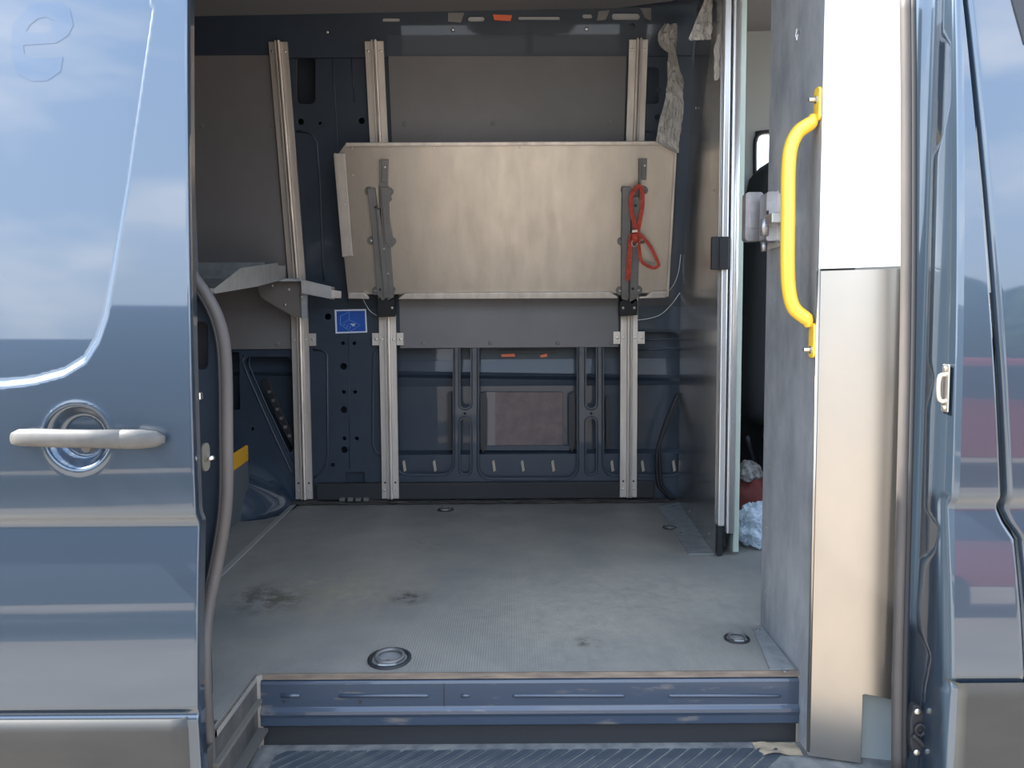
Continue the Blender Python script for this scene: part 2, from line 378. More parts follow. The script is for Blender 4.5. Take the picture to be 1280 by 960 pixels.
# brown backing pad with its frame behind the middle opening
pad = obj('backing_pad', prism([PY(a, b, 1.775) for a, b in [(607, 490), (704, 490), (704, 557), (607, 557)]], (0, .008, 0)), tan, wall, mods=[BEV(.002, 1)])
obj('pad_fold', prism([PY(a, b, 1.77) for a, b in [(608, 490), (619, 490), (619, 557), (608, 557)]], (0, .004, 0)), mat('pale_pad_edge', (.20, .17, .16), .6), pad)
obj('pad_ledge', prism([PY(a, b, 1.765) for a, b in [(603, 557), (712, 557), (712, 563), (603, 563)]], (0, .012, 0)), paint_in, wall)
for l in [[(600, 492), (607, 490), (609, 500), (609, 556), (604, 566), (600, 556)], [(711, 494), (718, 490), (719, 500), (719, 556), (715, 566), (711, 556)],
          [(559, 492), (564, 490), (565, 560), (560, 562)], [(757, 498), (761, 494), (764, 560), (758, 562)]]:
    obj('serrated_clip', prism([PY(a, b, 1.74) for a, b in l], (0, .012, 0)), black, wall)
for px in (505, 543, 617, 653, 691, 765, 803, 842):
    bm = prism([PY(px + a, b, 1.716) for a, b in [(-2, 577), (1, 575), (2, 582), (3, 588), (0, 590), (-1, 584)]], (0, .006, 0))
    obj('trim_clip', bm, mat('rusty_clip', (.36, .31, .24), .6) if px == 505 else bpy.data.materials['rusty_clip'], wall)
obj('air_vent', prism([PY(a, b, 1.775) for a, b in [(622, 438), (694, 438), (694, 442), (622, 442)]], (0, .01, 0)), black, wall)
obj('orange_bit', prism([PY(a, b, 1.77) for a, b in [(626, 443), (643, 442), (644, 446), (627, 446)]], (0, .004, 0)), orange, wall)  # two small orange bits behind the middle opening
obj('orange_bit', prism([PY(a, b, 1.77) for a, b in [(675, 444), (684, 442), (684, 446), (676, 447)]], (0, .004, 0)), orange, wall)
# diagonal dark brace on the left
bm = bmesh.new()
Q = [PY(a, b, 1.69) for a, b in [(326, 477), (334, 473), (366, 545), (366, 560), (352, 535)]]
obj('diagonal_brace', prism(Q, (0, .01, 0)), black, wall, mods=[BEV(.002, 1)])
for i in range(6):
    p = PY(337 + i*5, 489 + i*11, 1.688); obj('brace_tooth', BX(p.x-.006, p.x+.006, 1.68, 1.69, p.z-.008, p.z+.004), steel_grey, wall)
# black kick strip
obj('kick_strip', BX(-.86, .62, 1.672, 1.70, .012, .086), blackrub, wall, mods=[BEV(.004, 2)])
for i in range(4):
    p = PY(428 + i*10, 621, 1.665); obj('drain_lump', BX(p.x-.013, p.x+.012, 1.655, 1.672, .008, .026), steel_grey, wall, mods=[BEV(.003, 1)])
# roof rail beam with cut-outs and clips
def beam(u, v, w): return Vector((u, wally(v) - .014 + w, v))
z0, z1 = 1.835, 2.02
def upb(l): return [(p.x, p.z) for p in (PPL(a, b, (0, WY - .014, ZB), WN) for a, b in l)]
bh = [upb(l) for l in [rrect(585, 20, 606, 27, 3), rrect(648, 20, 700, 25, 2), rrect(728, 17, 741, 23, 3), rrect(765, 16, 800, 25, 4), rrect(478, 22, 500, 27, 2), circ(566, 38, 2.5), circ(733, 36, 2.5), circ(409, 40, 3), circ(790, 33, 4)]]
rb = st(obj('trim_2', plate([(-2.2, z0), (.72, z0), (.72, z1), (-2.2, z1)], bh, .010, beam), paint_in, mods=[BEV(.002, 1)]))
for l in [[(560, 16), (580, 16), (576, 28), (560, 27)], [(748, 14), (762, 13), (757, 25), (746, 26)], [(800, 10), (814, 10), (814, 26), (806, 22)]]:
    obj('roof_clip', prism([PPL(a, b, (0, WY-.02, ZB), WN) for a, b in l], (0, .005, 0)), steel_grey, rb)
lab(obj('roof_clip', prism([PPL(a, b, (0, WY-.022, ZB), WN) for a, b in [(616, 18), (640, 19), (638, 26), (618, 25)]], (0, .006, 0)), orange, rb), 'orange clip under the headliner')
zf = [PPL(640, r, (0, WY-.004, ZB), WN).z for r in (31, 12)]
obj('added_pale_strip', prism([Vector((x_, wally(z_) - .004, z_)) for x_, z_ in ((-.55, zf[0]), (.55, zf[0]), (.55, zf[1]), (-.55, zf[1]))], (0, .003, 0)), mat('lightened_backing', (.42, .42, .42), .7), rb)  # pale strip added behind the cut-outs, its light colour makes them read brighter
for px, py in ((566, 37), (733, 36), (409, 40)): bolt(rb, PPL(px, py, (0, WY-.015, ZB), WN), WN, .007, chrome)
# sheen strip above middle grey panel
a = [PW(p, q, .016) for p, q in [(484, 44), (786, 43), (786, 70), (484, 70)]]
obj('lining_strip', prism(a, (0, .003, 0)), mat('glossy_blue_strip', (.045, .06, .08), .5, 0, .08, spec=.3), rb)

# other sides of the hold (mostly out of sight)
st(obj('wall_left', BX(-2.24, -2.2, -.22, 1.9, -.3, 2.1), paint_in))
bm = BX(-2.2, -.63, -.275, -.09, -.3, 1.15); box(bm, -2.2, -.63, -.235, -.09, 1.15, 1.5); box(bm, -2.2, -.63, -.12, -.09, 1.5, 1.9); box(bm, .86, .9, -.12, -.09, -.3, 1.9); box(bm, -2.2, .9, -.12, -.09, 1.9, 2.1)
st(obj('wall_near', bm, paint_in))
st(obj('wall_front', BX(2.1, 2.14, -.25, 1.8, -.3, .75), cabtrim))

# ------------------------------------------------------------------ sliding door (left, slid open)
DX = -.545
dprof = [(-.75, -.330), (-.25, -.354), (.06, -.368), (.094, -.370), (.097, -.364), (.103, -.364), (.106, -.370), (.16, -.3665), (.25, -.3585), (.34, -.347), (.40, -.3385), (.424, -.335), (.428, -.3365), (.441, -.347), (.447, -.349), (.53, -.349), (.7, -.346), (.95, -.335), (1.2, -.318), (1.5, -.29), (1.75, -.26)]
def smooth_prof(tab, z):
    h = max(.005, min(.09, .45*min(abs(z - q_) for q_ in (.095, .106, .424, .441))))
    return sum(interp(tab, z + k*h/4) for k in range(-4, 5)) / 9
LINE = [(480, 5), (476, 40), (466, 78), (450, 104), (425, 119), (395, 128), (300, 141), (230, 150), (120, 161), (0, 173)]
rec_b = [PY(p, r, -.345) for r, p in LINE]
hc = PY(97, 547, -.348)
tz = lambda q: q
import bisect
recx = sorted([(p.z, p.x) for p in rec_b]); zbot = recx[0][0]
def rec_sdf(x_, z):
    # >0 inside the recess; distance to the boundary polyline
    best = 9
    for a_, b_ in zip(rec_b, rec_b[1:]):
        ax, az_, bx_, bz = a_.x, a_.z, b_.x, b_.z
        t = max(0, min(1, ((x_-ax)*(bx_-ax)+(z-az_)*(bz-az_))/((bx_-ax)**2+(bz-az_)**2+1e-12)))
        dd = math.hypot(x_-ax-t*(bx_-ax), z-az_-t*(bz-az_)); best = min(best, dd)
    if x_ < rec_b[0].x: best = min(best, abs(z - zbot)) 
    inside = z > zbot and (x_ < interp(recx, z))
    return best if inside else -best
zs = [-.75, -.6, -.4, -.25] + lin(-.2, .75, 240) + lin(.756, 1.5, 150) + [1.6, 1.7]
xs = lin(-1.75, -1.0, 16) + lin(-.99, DX - .002, 131)
def doorfn(x_, z):
    y = smooth_prof(dprof, z)
    if z > .5 and x_ > -1.2: y += (.011 + .035*max(0, z - zbot)) * sstep(-.006, .006, rec_sdf(x_, z))
    elif z > zbot: y += .011 + .035*(z - zbot)
    r = math.hypot(x_ - hc.x, (z - hc.z))
    if r < .07: y += .026 * (1 - sstep(.035, .0575, r)) - .0012*sstep(.066, .058, r)
    return Vector((x_, y, z))
bm = grid(xs, zs, doorfn)
# rounded return flange at the opening edge
prev = [v for v in bm.verts if abs(v.co.x - xs[-1]) < 1e-6]; prev.sort(key=lambda v: v.co.z)
for dx, dy in [(.0012, .0003), (.002, .0012), (.0022, .0024), (.0022, .03), (-.004, .034), (-.05, .036)]:
    cur = [bm.verts.new((xs[-1] + dx, smooth_prof(dprof, v.co.z) + dy, v.co.z)) for v in [q for q in bm.verts if abs(q.co.x - xs[-1]) < 1e-6][:len(zs)]]
    cur.sort(key=lambda v: v.co.z)
    for i in range(len(cur)-1): bm.faces.new([prev[i], cur[i], cur[i+1], prev[i+1]])
    prev = cur
door = st(obj('door_1', bm, paint, smooth=True))
# lower cladding of the door
bm = grid(lin(-1.75, DX - .004, 60), lin(-.4, .094, 24), lambda u, v: Vector((u, smooth_prof(dprof, v) - .006 - .004*math.sin((v+.05)*14) + .0012*noise.noise((u*6, v*14, 1)) + .03*sstep(DX-.012, DX-.004, u)**2, v)))
obj('lower_cladding', bm, clad, door, True, [('SOLIDIFY', dict(thickness=.004))])
# handle
hd = lambda px, py, o: PY(px, py, -.352 - o)
H = [(15, 548, .010, .010), (24, 547, .022, .0145), (45, 547, .030, .0155), (75, 548, .036, .0155), (110, 548.5, .036, .0155), (150, 549, .032, .0165), (151.2, 549, .0315, .0150), (152.5, 549, .031, .0165), (175, 549, .024, .0165), (195, 549, .015, .0135), (206, 549, .008, .006)]
bm = bmesh.new(); rings = []
for px, py, o, rr in H:
    c = hd(px, py, o); rings.append([bm.verts.new(c + Vector((0, math.cos(2*math.pi*k/14)*rr*.62, math.sin(2*math.pi*k/14)*rr))) for k in range(14)])
for A, B in zip(rings, rings[1:]):
    for k in range(14): bm.faces.new([A[k], A[(k+1) % 14], B[(k+1) % 14], B[k]])
bm.faces.new(rings[0]); bm.faces.new(rings[-1])
hnd = obj('door_handle', bm, handleg, door, True)
for px, o in ((32, .012), (180, .010)):
    c = hd(px, 548, 0); obj('handle_mount', BX(c.x-.014, c.x+.014, c.y-.018, c.y+.012, c.z-.010, c.z+.010), handleg, door, mods=[BEV(.004, 2)])
c = hd(107, 560, .012); obj('lock_barrel', tube([c + Vector((0, .02, 0)), c], .008, 10), handleg, hnd)
# ghost lettering left from a removed sign: flat film on the paint
gl = [(0, 20), (10, 8), (24, -8), (60, -10), (72, 0), (78, 22), (72, 36), (58, 46), (16, 49), (18, 60), (30, 66), (52, 66), (68, 64), (66, 84), (50, 96), (30, 97), (12, 88), (4, 70), (0, 50)]
gin = [(18, 30), (22, 22), (32, 13), (42, 11), (52, 16), (50, 28), (44, 32), (26, 33)]
q = lambda l: [(p.x, p.z) for p in (PY(a, b, -.31) for a, b in l)]
lab(obj('ghost_letter', plate(q(gl), [q(gin)], -.00004, lambda u, v, w: Vector((u, doorfn(u, v).y - .0003 + w, v))), ghost, door), 'faint dark outline left by a removed letter')
# small dent-like badge reflection strip is left out; latch pieces on the door edge
for py, mtl in ((495, chrome),):
    p = PY(243, py, -.30); obj('latch_stud', BX(p.x-.004, p.x+.010, -.30, -.286, p.z-.007, p.z+.006), chrome, door, mods=[BEV(.0015, 1)])
p = PY(243, 573, -.30)
obj('latch_plate', plate(rrect(-.03, -.025, .0, .025, .012), [], .003, lambda u, v, w: Vector((DX - .006 + w, -.285 + u + .015, p.z + v))), mat('greasy_plate', (.17, .16, .13), .5, .3), door)
lab(obj('latch_hook', tube([(DX-.006, -.29, p.z-.002), (DX + .004, -.295, p.z - .002), (DX + .014, -.297, p.z+.001)], .004, 8), chrome, door, True), 'chrome latch hook')

# left body jamb behind the door edge, with its thick rubber seal
SP = [(222, 322), (240, 345), (258, 370), (272, 398), (280, 432), (282.5, 480), (283, 540), (283.5, 600), (281, 645), (272, 700), (261, 755), (256, 800), (256, 850), (259, 905), (262.5, 965)]
jy = -.18
jl = [(150, 320)] + SP + [(263, 990), (150, 990)]
J = [PY(a - 6, b, jy + .012) for a, b in jl]
jamb_l = st(obj('trim_3', plate([(p.x, p.z) for p in J], [[(p.x, p.z) for p in (PY(a, b, jy + .012) for a, b in rrect(228, 402, 259, 462, 8))]], .02, lambda u, v, w: Vector((u, jy + .012 + w, v)), None), paint_in, mods=[BEV(.004, 2)]))
obj('recess_back', prism([PY(a, b, jy + .04) for a, b in [(222, 395), (264, 395), (264, 468), (222, 468)]], (0, .004, 0)), blackrub, jamb_l)
lab(obj('rubber_seal', tube([PY(a, b, jy - .07*sstep(700, 860, b)) for a, b in SP], .0125, 12, 5), seal, jamb_l, True), 'thick dusty rubber seal of the opening')
obj('seal_lip', tube([PY(a - 8, b + 1, jy - .008 - .06*sstep(700, 860, b)) for a, b in SP], .004, 8, 5), blackrub, jamb_l, True)
p = PY(262, 951, jy - .085); obj('brass_screw', tube([p, p + Vector((-.012, -.004, -.005))], .0035, 8), mat('brass', (.7, .5, .22), .35, 1), jamb_l)

# ------------------------------------------------------------------ step well
rp_ = [(.004, -.0125), (-.004, -.016), (-.006, -.022), (-.006, -.074), (-.013, -.081), (-.014, -.088), (-.011, -.096), (-.011, -.114), (-.006, -.118), (.02, -.119)]
bm = bmesh.new(); X0, X1 = -.56, .630
A = [[bm.verts.new((xx, y, z)) for xx in (X0, X1)] for y, z in rp_]
for a, b in zip(A, A[1:]): bm.faces.new([a[0], a[1], b[1], b[0]])
sill = st(obj('trim_4', bm, paint_worn, mods=[('SOLIDIFY', dict(thickness=.003, offset=-1)), BEV(.0015, 2)]))
for x0, x1 in ((351, 375), (423, 536), (576, 587), (641, 781), (835, 976)):
    a, b = PY(x0, 869.5, -.006), PY(x1, 869.5, -.006)
    obj('pressed_rib', tube([a, a + (b-a)*.02, a + (b-a)*.98, b], .0045, 8, rfn=lambda t: .002 if t in (0, 1) else .0045), paint_worn, sill, True)
a = PY(555, 860, -.006); obj('seam', BX(a.x-.0006, a.x+.0006, -.0075, -.006, -.074, -.020), blackrub, sill)
p = PY(450, 877, -.006); obj('rusty_hole', tube([p + Vector((0, .004, 0)), p + Vector((0, -.002, 0))], .004, 10), dirt, sill)
p = PY(354.5, 877, -.006); obj('screw_hole', tube([p + Vector((0, .004, 0)), p + Vector((0, -.001, 0))], .0026, 10), black, sill)
# side of the well on the left, black recess, tread
obj('well_side', prism([(-.567, -.30, -.014), (-.567, -.006, -.014), (-.567, -.006, -.17), (-.567, -.30, -.17)], (-.004, 0, 0)), mat('dirty_grey_side', (.075, .072, .064), .7, col2=(.03, .03, .028), nscale=14, bump=.3), sill)
obj('side_ledge', BX(-.567, -.556, -.26, -.006, -.062, -.054), mat('pale_side_ledge', (.11, .105, .09), .7), sill)
obj('side_ledge', BX(-.567, -.545, -.26, -.006, -.128, -.120), mat('pale_side_ledge2', (.08, .077, .068), .7), sill)
obj('recess', BX(X0, X1, .008, .012, -.17, -.11), blackrub, sill)
step = obj('step_tread', BX(-.567, .84, -.34, .008, -.185, -.168), dustm, sill)
n = 0
for i in range(34):
    xa = -.50 + i*.037
    if xa > .60: break
    y0, y1 = -.30, -.022; sh = .95
    pts = [(xa, y1, -.168), (xa + .028, y1, -.168), (xa + .028 - sh*(y1-y0), y0, -.168), (xa - sh*(y1-y0), y0, -.168)]
    # keep the pad inside the well
    cl = []
    for (px_, py_, pz_) in pts:
        cl.append((max(-.52, px_), py_, pz_))
    if pts[3][0] < -.52:   # clip against the left border
        t = (pts[0][0] + .52)/sh; ya = max(y0, y1 - max(0, t)); t2 = (pts[1][0] + .52)/sh; yb = max(y0, y1 - t2)
        cl = [(pts[0][0], y1, -.168), (pts[1][0], y1, -.168), (max(-.52, pts[2][0]), yb, -.168)] + ([(-.52, ya, -.168)] if ya > yb + 1e-4 else [])
        if ya == y0 or len(cl) < 3: cl = cl[:3]
    obj('tread_pad', prism(cl, (0, 0, .004)), treadm, sill, mods=[BEV(.001, 1)])
lab(obj('sand_deposit', grid(lin(.53, .625, 14), lin(-.05, .0, 8), lambda u, v: Vector((u, v, -.166 + .008*max(0, noise.noise((u*30, v*30, 1)) + .25)))), mat('sand', (.30, .24, .16), .95), sill), 'yellowish sand in the corner of the step')

# ------------------------------------------------------------------ right: front bulkhead box beside the opening
SXN, NY0, NY1 = .630, -.062, .262
F0, F1 = Vector((.630, -.062, 0)), Vector((.805, -.100, 0)); T = (F1 - F0).normalized(); FN = Vector((T.y, -T.x, 0))
fb = empty('bulkhead_box', (.70, .05, -.168), 'aluminium clad bulkhead box on the right edge of the opening, white above bare metal', 'bulkhead')
side = obj('side_panel', prism([(SXN, NY0, -.155), (SXN, -.004, -.155), (SXN, -.004, .002), (SXN, NY1, .002), (SXN, NY1, 2.0), (SXN, NY0, 2.0)], (.003, 0, 0)), alu_dull, fb)
lab(side, 'dull scuffed grey side panel')
def fp(px, py):
    p = PPL(px, py, F0, FN); return ((p - F0).dot(T), p.z)
def ff(u, v, w): return F0 + T*u - FN*w + Vector((0, 0, v))
zs_ = fp(1080, 335)[1]; L = fp(1130, 480)[0]
nx0 = fp(1078, 900)[0]; nz = fp(1090, 870)[1]
lab(obj('lower_face', plate([(.0, -.16), (nx0, -.165), (nx0, nz), (nx0 + .004, nz + .002), (L-.006, nz - .004), (L-.006, zs_ - .002), (0, zs_ - .004)], [], .003, ff), alu_face, fb, mods=[BEV(.001, 1)]), 'bare aluminium face with blurred reflections')
lab(obj('upper_face', plate([(0, zs_), (L, zs_ + .002), (L, 2.0), (0, 2.0)], [], .003, ff), white, fb, mods=[BEV(.001, 1)]), 'white upper face')
obj('corner_edge', tube([(F0.x+.001, F0.y+.001, -.15), (F0.x+.001, F0.y+.001, zs_ - .004)], .004, 8), alu_face, fb, True)
obj('notch_lining', plate([(nx0 - .01, -.26), (L + .06, -.26), (L + .06, nz + .01), (nx0 - .01, nz + .01)], [], .003, lambda u, v, w: ff(u, v, w + .03 + (v + .2)*.05)), gplast, fb)
for px, py in [(963, 243), (964, 380), (961, 585), (958, 660), (957, 740), (1000, 40), (967, 43)]:
    p = PX(px, py, SXN)
    if NY0 < p.y < NY1: bolt(fb, p, (-1, 0, 0), .0035, chrome, 'rivet')
# chalk-like scratch mark
p = PX(996, 36, SXN - .0008); obj('scratch_mark', tube([p, p + Vector((0, .006, -.012)), p + Vector((0, -.001, -.024)), p + Vector((0, -.006, -.014))], .0009, 6), white, fb)
# floor bracket of the box
fl = [PZ(a, b, .003) for a, b in [(969, 845), (943, 790), (952, 781), (1000, 845)]]
obj('floor_flange', prism([Vector((min(p.x, .6298), max(.003, p.y), .0005)) for p in fl], (0, 0, .003)), galv, fb)
for px, py in ((948, 787), (981, 839)):
    bolt(fb, PZ(px, py, .0035), (0, 0, 1), .006, steel_grey, 'screw')

# yellow grab handle
gh = empty('grab_handle', (.60, -.045, PY(1021, 440, -.045).z), 'yellow painted tubular grab handle bolted to the grey panel', 'handle')
path = [(1021, 143), (1014, 153), (998, 165), (988.5, 185), (985.5, 215), (985, 270), (984.5, 330), (986.5, 365), (993, 386), (1008, 399), (1019, 409)]
pts = []
for a, b in path:
    p = PY(a, b, -.045); p.x = min(p.x, .618); pts.append(p)
obj('bar', tube(pts, .0145, 14, 4, rfn=lambda t: .006 + .0085*min(1, min(t, 1 - t)/.1)), yellow, gh, True)
for r0, r1, py in ((110, 152, 125), (404, 447, 437)):
    za, zb_ = PY(1020, r1, -.045).z, PY(1020, r0, -.045).z
    mt = obj('mount_plate', plate(rrect(-.061, za, -.034, zb_, .009), [], .006, lambda u, v, w: Vector((.6235 + w - .0005, u, v))), yellow, gh, mods=[BEV(.0015, 2)])
    zc = PY(1020, py, -.045).z
    bolt(mt, (.623, -.046, zc), (-1, 0, 0), .008, chrome)
    obj('bolt_shank', tube([(.622, -.046, zc), (.608, -.046, zc)], .0045, 8), chrome, mt)

# latch on the far edge of the box
lk = empty('slide_latch', (.61, .2, PY(950, 305, .23).z), 'cast metal slide latch on the edge of the grey panel by the cab doorway', 'latch')
zt, zb_ = PY(945, 240, .25).z, PY(945, 301, .25).z
xa, xb = PY(932, 270, .25).x, PY(954, 270, .25).x
cs = obj('latch_case', plate(rrect(xa, zb_, xb, zt, .008), [], .03, lambda u, v, w: Vector((u, .25 + w, v))), castm, lk, mods=[BEV(.003, 2)])
obj('raised_field', plate(rrect(xa + .012, zb_ + .03, xb - .010, zt - .012, .004), [], .004, lambda u, v, w: Vector((u, .247 + w, v))), castm, cs, mods=[BEV(.0015, 1)])
z2, z3 = PY(960, 242, .2).z, PY(960, 303, .2).z
obj('latch_body', plate(rrect(.597, z3, .623, z2, .007), [], .05, lambda u, v, w: Vector((u, .17 + w, v))), castm, lk, mods=[BEV(.003, 2)])
z4, z5 = PY(970, 236, .15).z, PY(970, 308, .15).z
obj('latch_plate', BX(.622, .6295, .10, .235, z5, z4), alu_strip, lk, mods=[BEV(.0015, 1)])
zm = PY(968, 275, .15).z
obj('latch_bolt', BX(.590, .612, .11, .165, zm - .012, zm + .012), chrome, lk, mods=[BEV(.002, 1)])
obj('latch_slot', BX(.597, .6, .163, .170, zm + .012, zm + .024), black, lk)
obj('knuckle', tube([(.592, .168, z3 + .012), (.592, .168, z3 + .05)], .010, 12), castm, lk, True)
obj('pin', tube([(.598, .19, z3), (.598, .19, z3 - .022)], .006, 10), castm, lk, True)
for z in (z4 - .01, z5 + .01): bolt(lk, (.614, .13, z), (-1, 0, 0), .004, chrome, 'screw')

# ------------------------------------------------------------------ right: seal, jamb, pillar, front door
jr = st(obj('trim_5', BX(.84, .86, -.2, -.1, -.3, 2.0), paint))
sl_px = [(1136, -10), (1137, 120), (1137, 300), (1136, 420), (1134, 520), (1131, 640), (1128, 760), (1126, 850), (1125, 965)]
lab(obj('rubber_seal', tube([PY(a - 4, b, -.165) for a, b in sl_px], .0105, 12, 4), seal, jr, True), 'brown dusty rubber seal beside the aluminium face')
obj('seal_lip', tube([PY(a + 5, b, -.172) for a, b in sl_px], .006, 8, 4), blackrub, jr, True)
# pressed jamb surface: u 0 (inside, by the seal) .. 1 (outer corner)
base = [(0, (.778, -.125)), (.15, (.794, -.150)), (.3, (.802, -.178)), (.75, (.8085, -.232)), (.9, (.812, -.247)), (1.0, (.822, -.254))]
pr = interp
def ledge(z):   # where the raised pad starts across the jamb
    tab = [(-.2, .30), (.05, .34), (.12, .45), (.155, .25), (.2, .22), (.30, .26), (.33, .5), (.375, .62), (.40, .30), (.60, .28), (.66, .36), (.69, .28), (1.08, .26), (1.12, .42), (1.17, .62), (1.27, .64), (1.30, .3), (1.6, .28)]
    return interp(tab, z)
def jambfn(u, z):
    a, b = 0, 0
    x_ = interp([(k, v[0]) for k, v in base], u); y = interp([(k, v[1]) for k, v in base], u)
    lo = ledge(z); s = sstep(lo - .07, lo + .07, u)
    rec = (1 - s) * sstep(.02, .15, u) * .011
    if .08 < z < .44: rec += .004*sstep(.6, .7, u)*(1-sstep(.8, .9, u))
    yb = smooth_prof(dprof, z) + .349
    return Vector((x_ + rec, y + rec*.3 + yb*sstep(.2, 1, u), z))
bm = grid(lin(0, 1, 44), lin(-.3, 1.7, 320), jambfn)
obj('pressed_jamb', bm, jambp, jr, True)
# outer pillar skin up to the gap, following the front door's edge
gap = [(-40, 1222), (0, 1225), (240, 1238), (480, 1250), (600, 1255), (640, 1257), (655, 1263), (675, 1276), (760, 1277.5), (845, 1277.5), (960, 1290)]
gz = sorted([(PY(p, r, -.254).z, PY(p, r, -.254).x) for r, p in gap])
def pill(u, z):
    xa_ = .822 + (.012*sstep(.11, .09, z) if z < .12 else 0) - 0.008*sstep(.45, .2, z); xb_ = interp(gz, z) - .003
    return Vector((xa_ + (xb_ - xa_)*u, smooth_prof(dprof, z) + .349 - .254 + .004*max(0, 1 - u*12)**2*0 + (.012*(max(0, u-.93)/.07)**2), z))
obj('pillar_skin', grid(lin(0, 1, 26), lin(-.3, 1.7, 300), pill), paint, jr, True)
obj('lower_cladding', grid(lin(0, 1, 20), lin(-.3, .103, 40), lambda u, v: pill(u, v) + Vector((-.012*(1-u), -.008 + .028*max(0, 1-u*9)**2, 0))), clad, jr, True)
obj('panel_gap', grid([-.004, .012], lin(-.3, 1.7, 120), lambda u, v: Vector((interp(gz, v) + u, -.222 + smooth_prof(dprof, v) + .349, v))), black, jr)
def fdoor(u, z):
    xa_ = interp(gz, z) + .004
    return Vector((xa_ + u, smooth_prof(dprof, z) + .349 - .255 + .012*(max(0, .01-u)/.01)**2, z))
d2 = st(obj('door_2', grid(lin(0, .012, 6) + lin(.02, .6, 24), lin(-.3, 1.7, 330), fdoor), paint, smooth=True))
wz = PY(1275, 25, -.25).z
obj('window_seal', prism([Vector((PY(a, b, -.22).x, fdoor(.1, PY(a, b, -.22).z).y - .003, PY(a, b, -.22).z)) for a, b in [(1265, -25), (1271, 8), (1281, 55), (1340, 55), (1340, -25)]], (0, .004, 0)), black, d2)
# striker
k = empty('striker_catch', tuple(PX(1184, 515, .806)), 'small chrome door striker on the right blue jamb', 'striker')
K = lambda u, r: PX(1184 + u, r, .8065)
p0, p1 = K(0, 455), K(0, 515)
obj('base_plate', BX(.8015, .8055, p0.y-.014, p0.y+.008, p1.z, p0.z), chrome, k, mods=[BEV(.002, 2)])
obj('catch_loop', tube([(.803, p0.y-.004, p1.z+.02), (.793, p0.y-.002, p1.z+.022), (.790, p0.y-.002, (p0.z+p1.z)/2), (.793, p0.y-.002, p0.z-.022), (.803, p0.y-.004, p0.z-.02)], .0045, 8, 3), chrome, k, True)
for z in (p1.z+.008, p0.z-.008): bolt(k, (.801, p0.y-.003, z), (-1, 0, 0), .005, chrome)
# contact block low on the jamb
cb = empty('contact_block', tuple(PY(1150, 945, -.19)), 'black door contact block with two bolts low on the right jamb', 'connector')
cbz = lambda a, b: PY(a, b, -.19)
bp = obj('block_plate', prism([cbz(a, b) for a, b in [(1143, 882), (1150, 882), (1157, 893), (1162, 915), (1162, 940), (1156, 946), (1142, 944), (1138, 930), (1138, 900)]], (0, .02, 0)), blackrub, cb, mods=[BEV(.003, 2)])
c = cbz(1149, 911)
obj('contact_socket', tube([c + Vector((0, -.004, 0)) + Vector((.009*math.cos(t*math.pi/6), 0, .011*math.sin(t*math.pi/6))) for t in range(12)], .003, 8, 1, True), blackrub, cb, True)
obj('rubber_fold', tube([cbz(1140, 918) + Vector((0,-.003,0)), cbz(1147, 924) + Vector((0,-.005,0)), cbz(1153, 930) + Vector((0,-.005,0)), cbz(1158, 934) + Vector((0,-.003,0))], .005, 8, 3), blackrub, cb, True)
for a, b in ((1146, 889), (1145, 940)): bolt(cb, cbz(a, b) + Vector((0, -.002, 0)), (0, -1, 0), .0065, chrome)

# ------------------------------------------------------------------ partition behind the doorway
pa = empty('partition', (.69, 1.28, 0), 'tall aluminium partition sheet standing across the hold at right, behind the doorway', 'partition')
N0, N1 = PZ(893, 693, 0), PZ(848, 628, 0)
N1.y = min(N1.y, 1.655)
pd = (N1 - N0).normalized()
obj('sheet', prism([N0, N1, N1 + Vector((0, 0, ZB)), N1 + Vector((0, -.24, 1.98)), N0 + Vector((0, 0, 1.98))], (.003, 0, 0)), alu_part, pa)
fq = [PZ(a, b, .001) for a, b in [(893, 693), (861, 693), (823, 634), (848, 628)]]; 
for p in fq: p.y = min(p.y, 1.63)
fg = obj('floor_flange', prism(fq, (0, 0, .003)), galv, pa)
for a, b in ((866, 688), (851, 666), (842, 633)): bolt(fg, PZ(a, b, .004), (0, 0, 1), .006, steel_grey, 'screw')
for a, b in ((887, 667), (862, 639), (893, 238), (870, 135)):
    d_ = ray(a, b); nn = Vector((-pd.y, pd.x, 0)); p = CAM + d_*((N0-CAM).dot(nn)/d_.dot(nn)); bolt(pa, p, (-1, 0, 0), .004, chrome, 'rivet')
xn = N0.x; yn = N0.y
zb1 = PY(897, 657, yn-.02).z
obj('edge_strip', BX(xn + .003, xn + .024, yn - .03, yn + .0, zb1, 1.98), alu_strip, pa, mods=[BEV(.004, 2)])
lab(obj('strip_foot', BX(xn + .003, xn + .020, yn - .026, yn - .002, .004, zb1), black, pa), 'black bottom end of the edge strip')
zz = PY(895, 316, yn - .03)
lab(obj('catch_block', BX(xn - .034, xn + .022, yn - .05, yn - .031, PY(895, 337, yn-.04).z, PY(895, 296, yn-.04).z), black, pa, mods=[BEV(.003, 2)]), 'black plastic catch block')
obj('catch_rib', BX(xn - .010, xn - .005, yn - .054, yn - .05, PY(895, 335, yn-.04).z, PY(895, 298, yn-.04).z), black, pa)
sd = empty('sliding_bulkhead_door', (xn + .07, yn, 0), 'edge of the slid-open bulkhead door with bright vertical strips', 'door')
zb2 = PY(908, 665, yn - .01).z
bm = BX(xn + .031, xn + .039, yn - .03, yn + .01, zb2, 1.98); box(bm, xn + .039, xn + .058, yn - .022, yn + .01, zb2, 1.98)
obj('round_edge', tube([(xn + .048, yn - .02, zb2), (xn + .048, yn - .02, 1.98)], .011, 14), alu_strip, sd, True)
obj('edge_profile', bm, alu_strip, sd, mods=[BEV(.003, 2)])
obj('gap_strip', BX(xn + .026, xn + .034, yn - .008, yn + .01, .03, 1.98), black, sd)
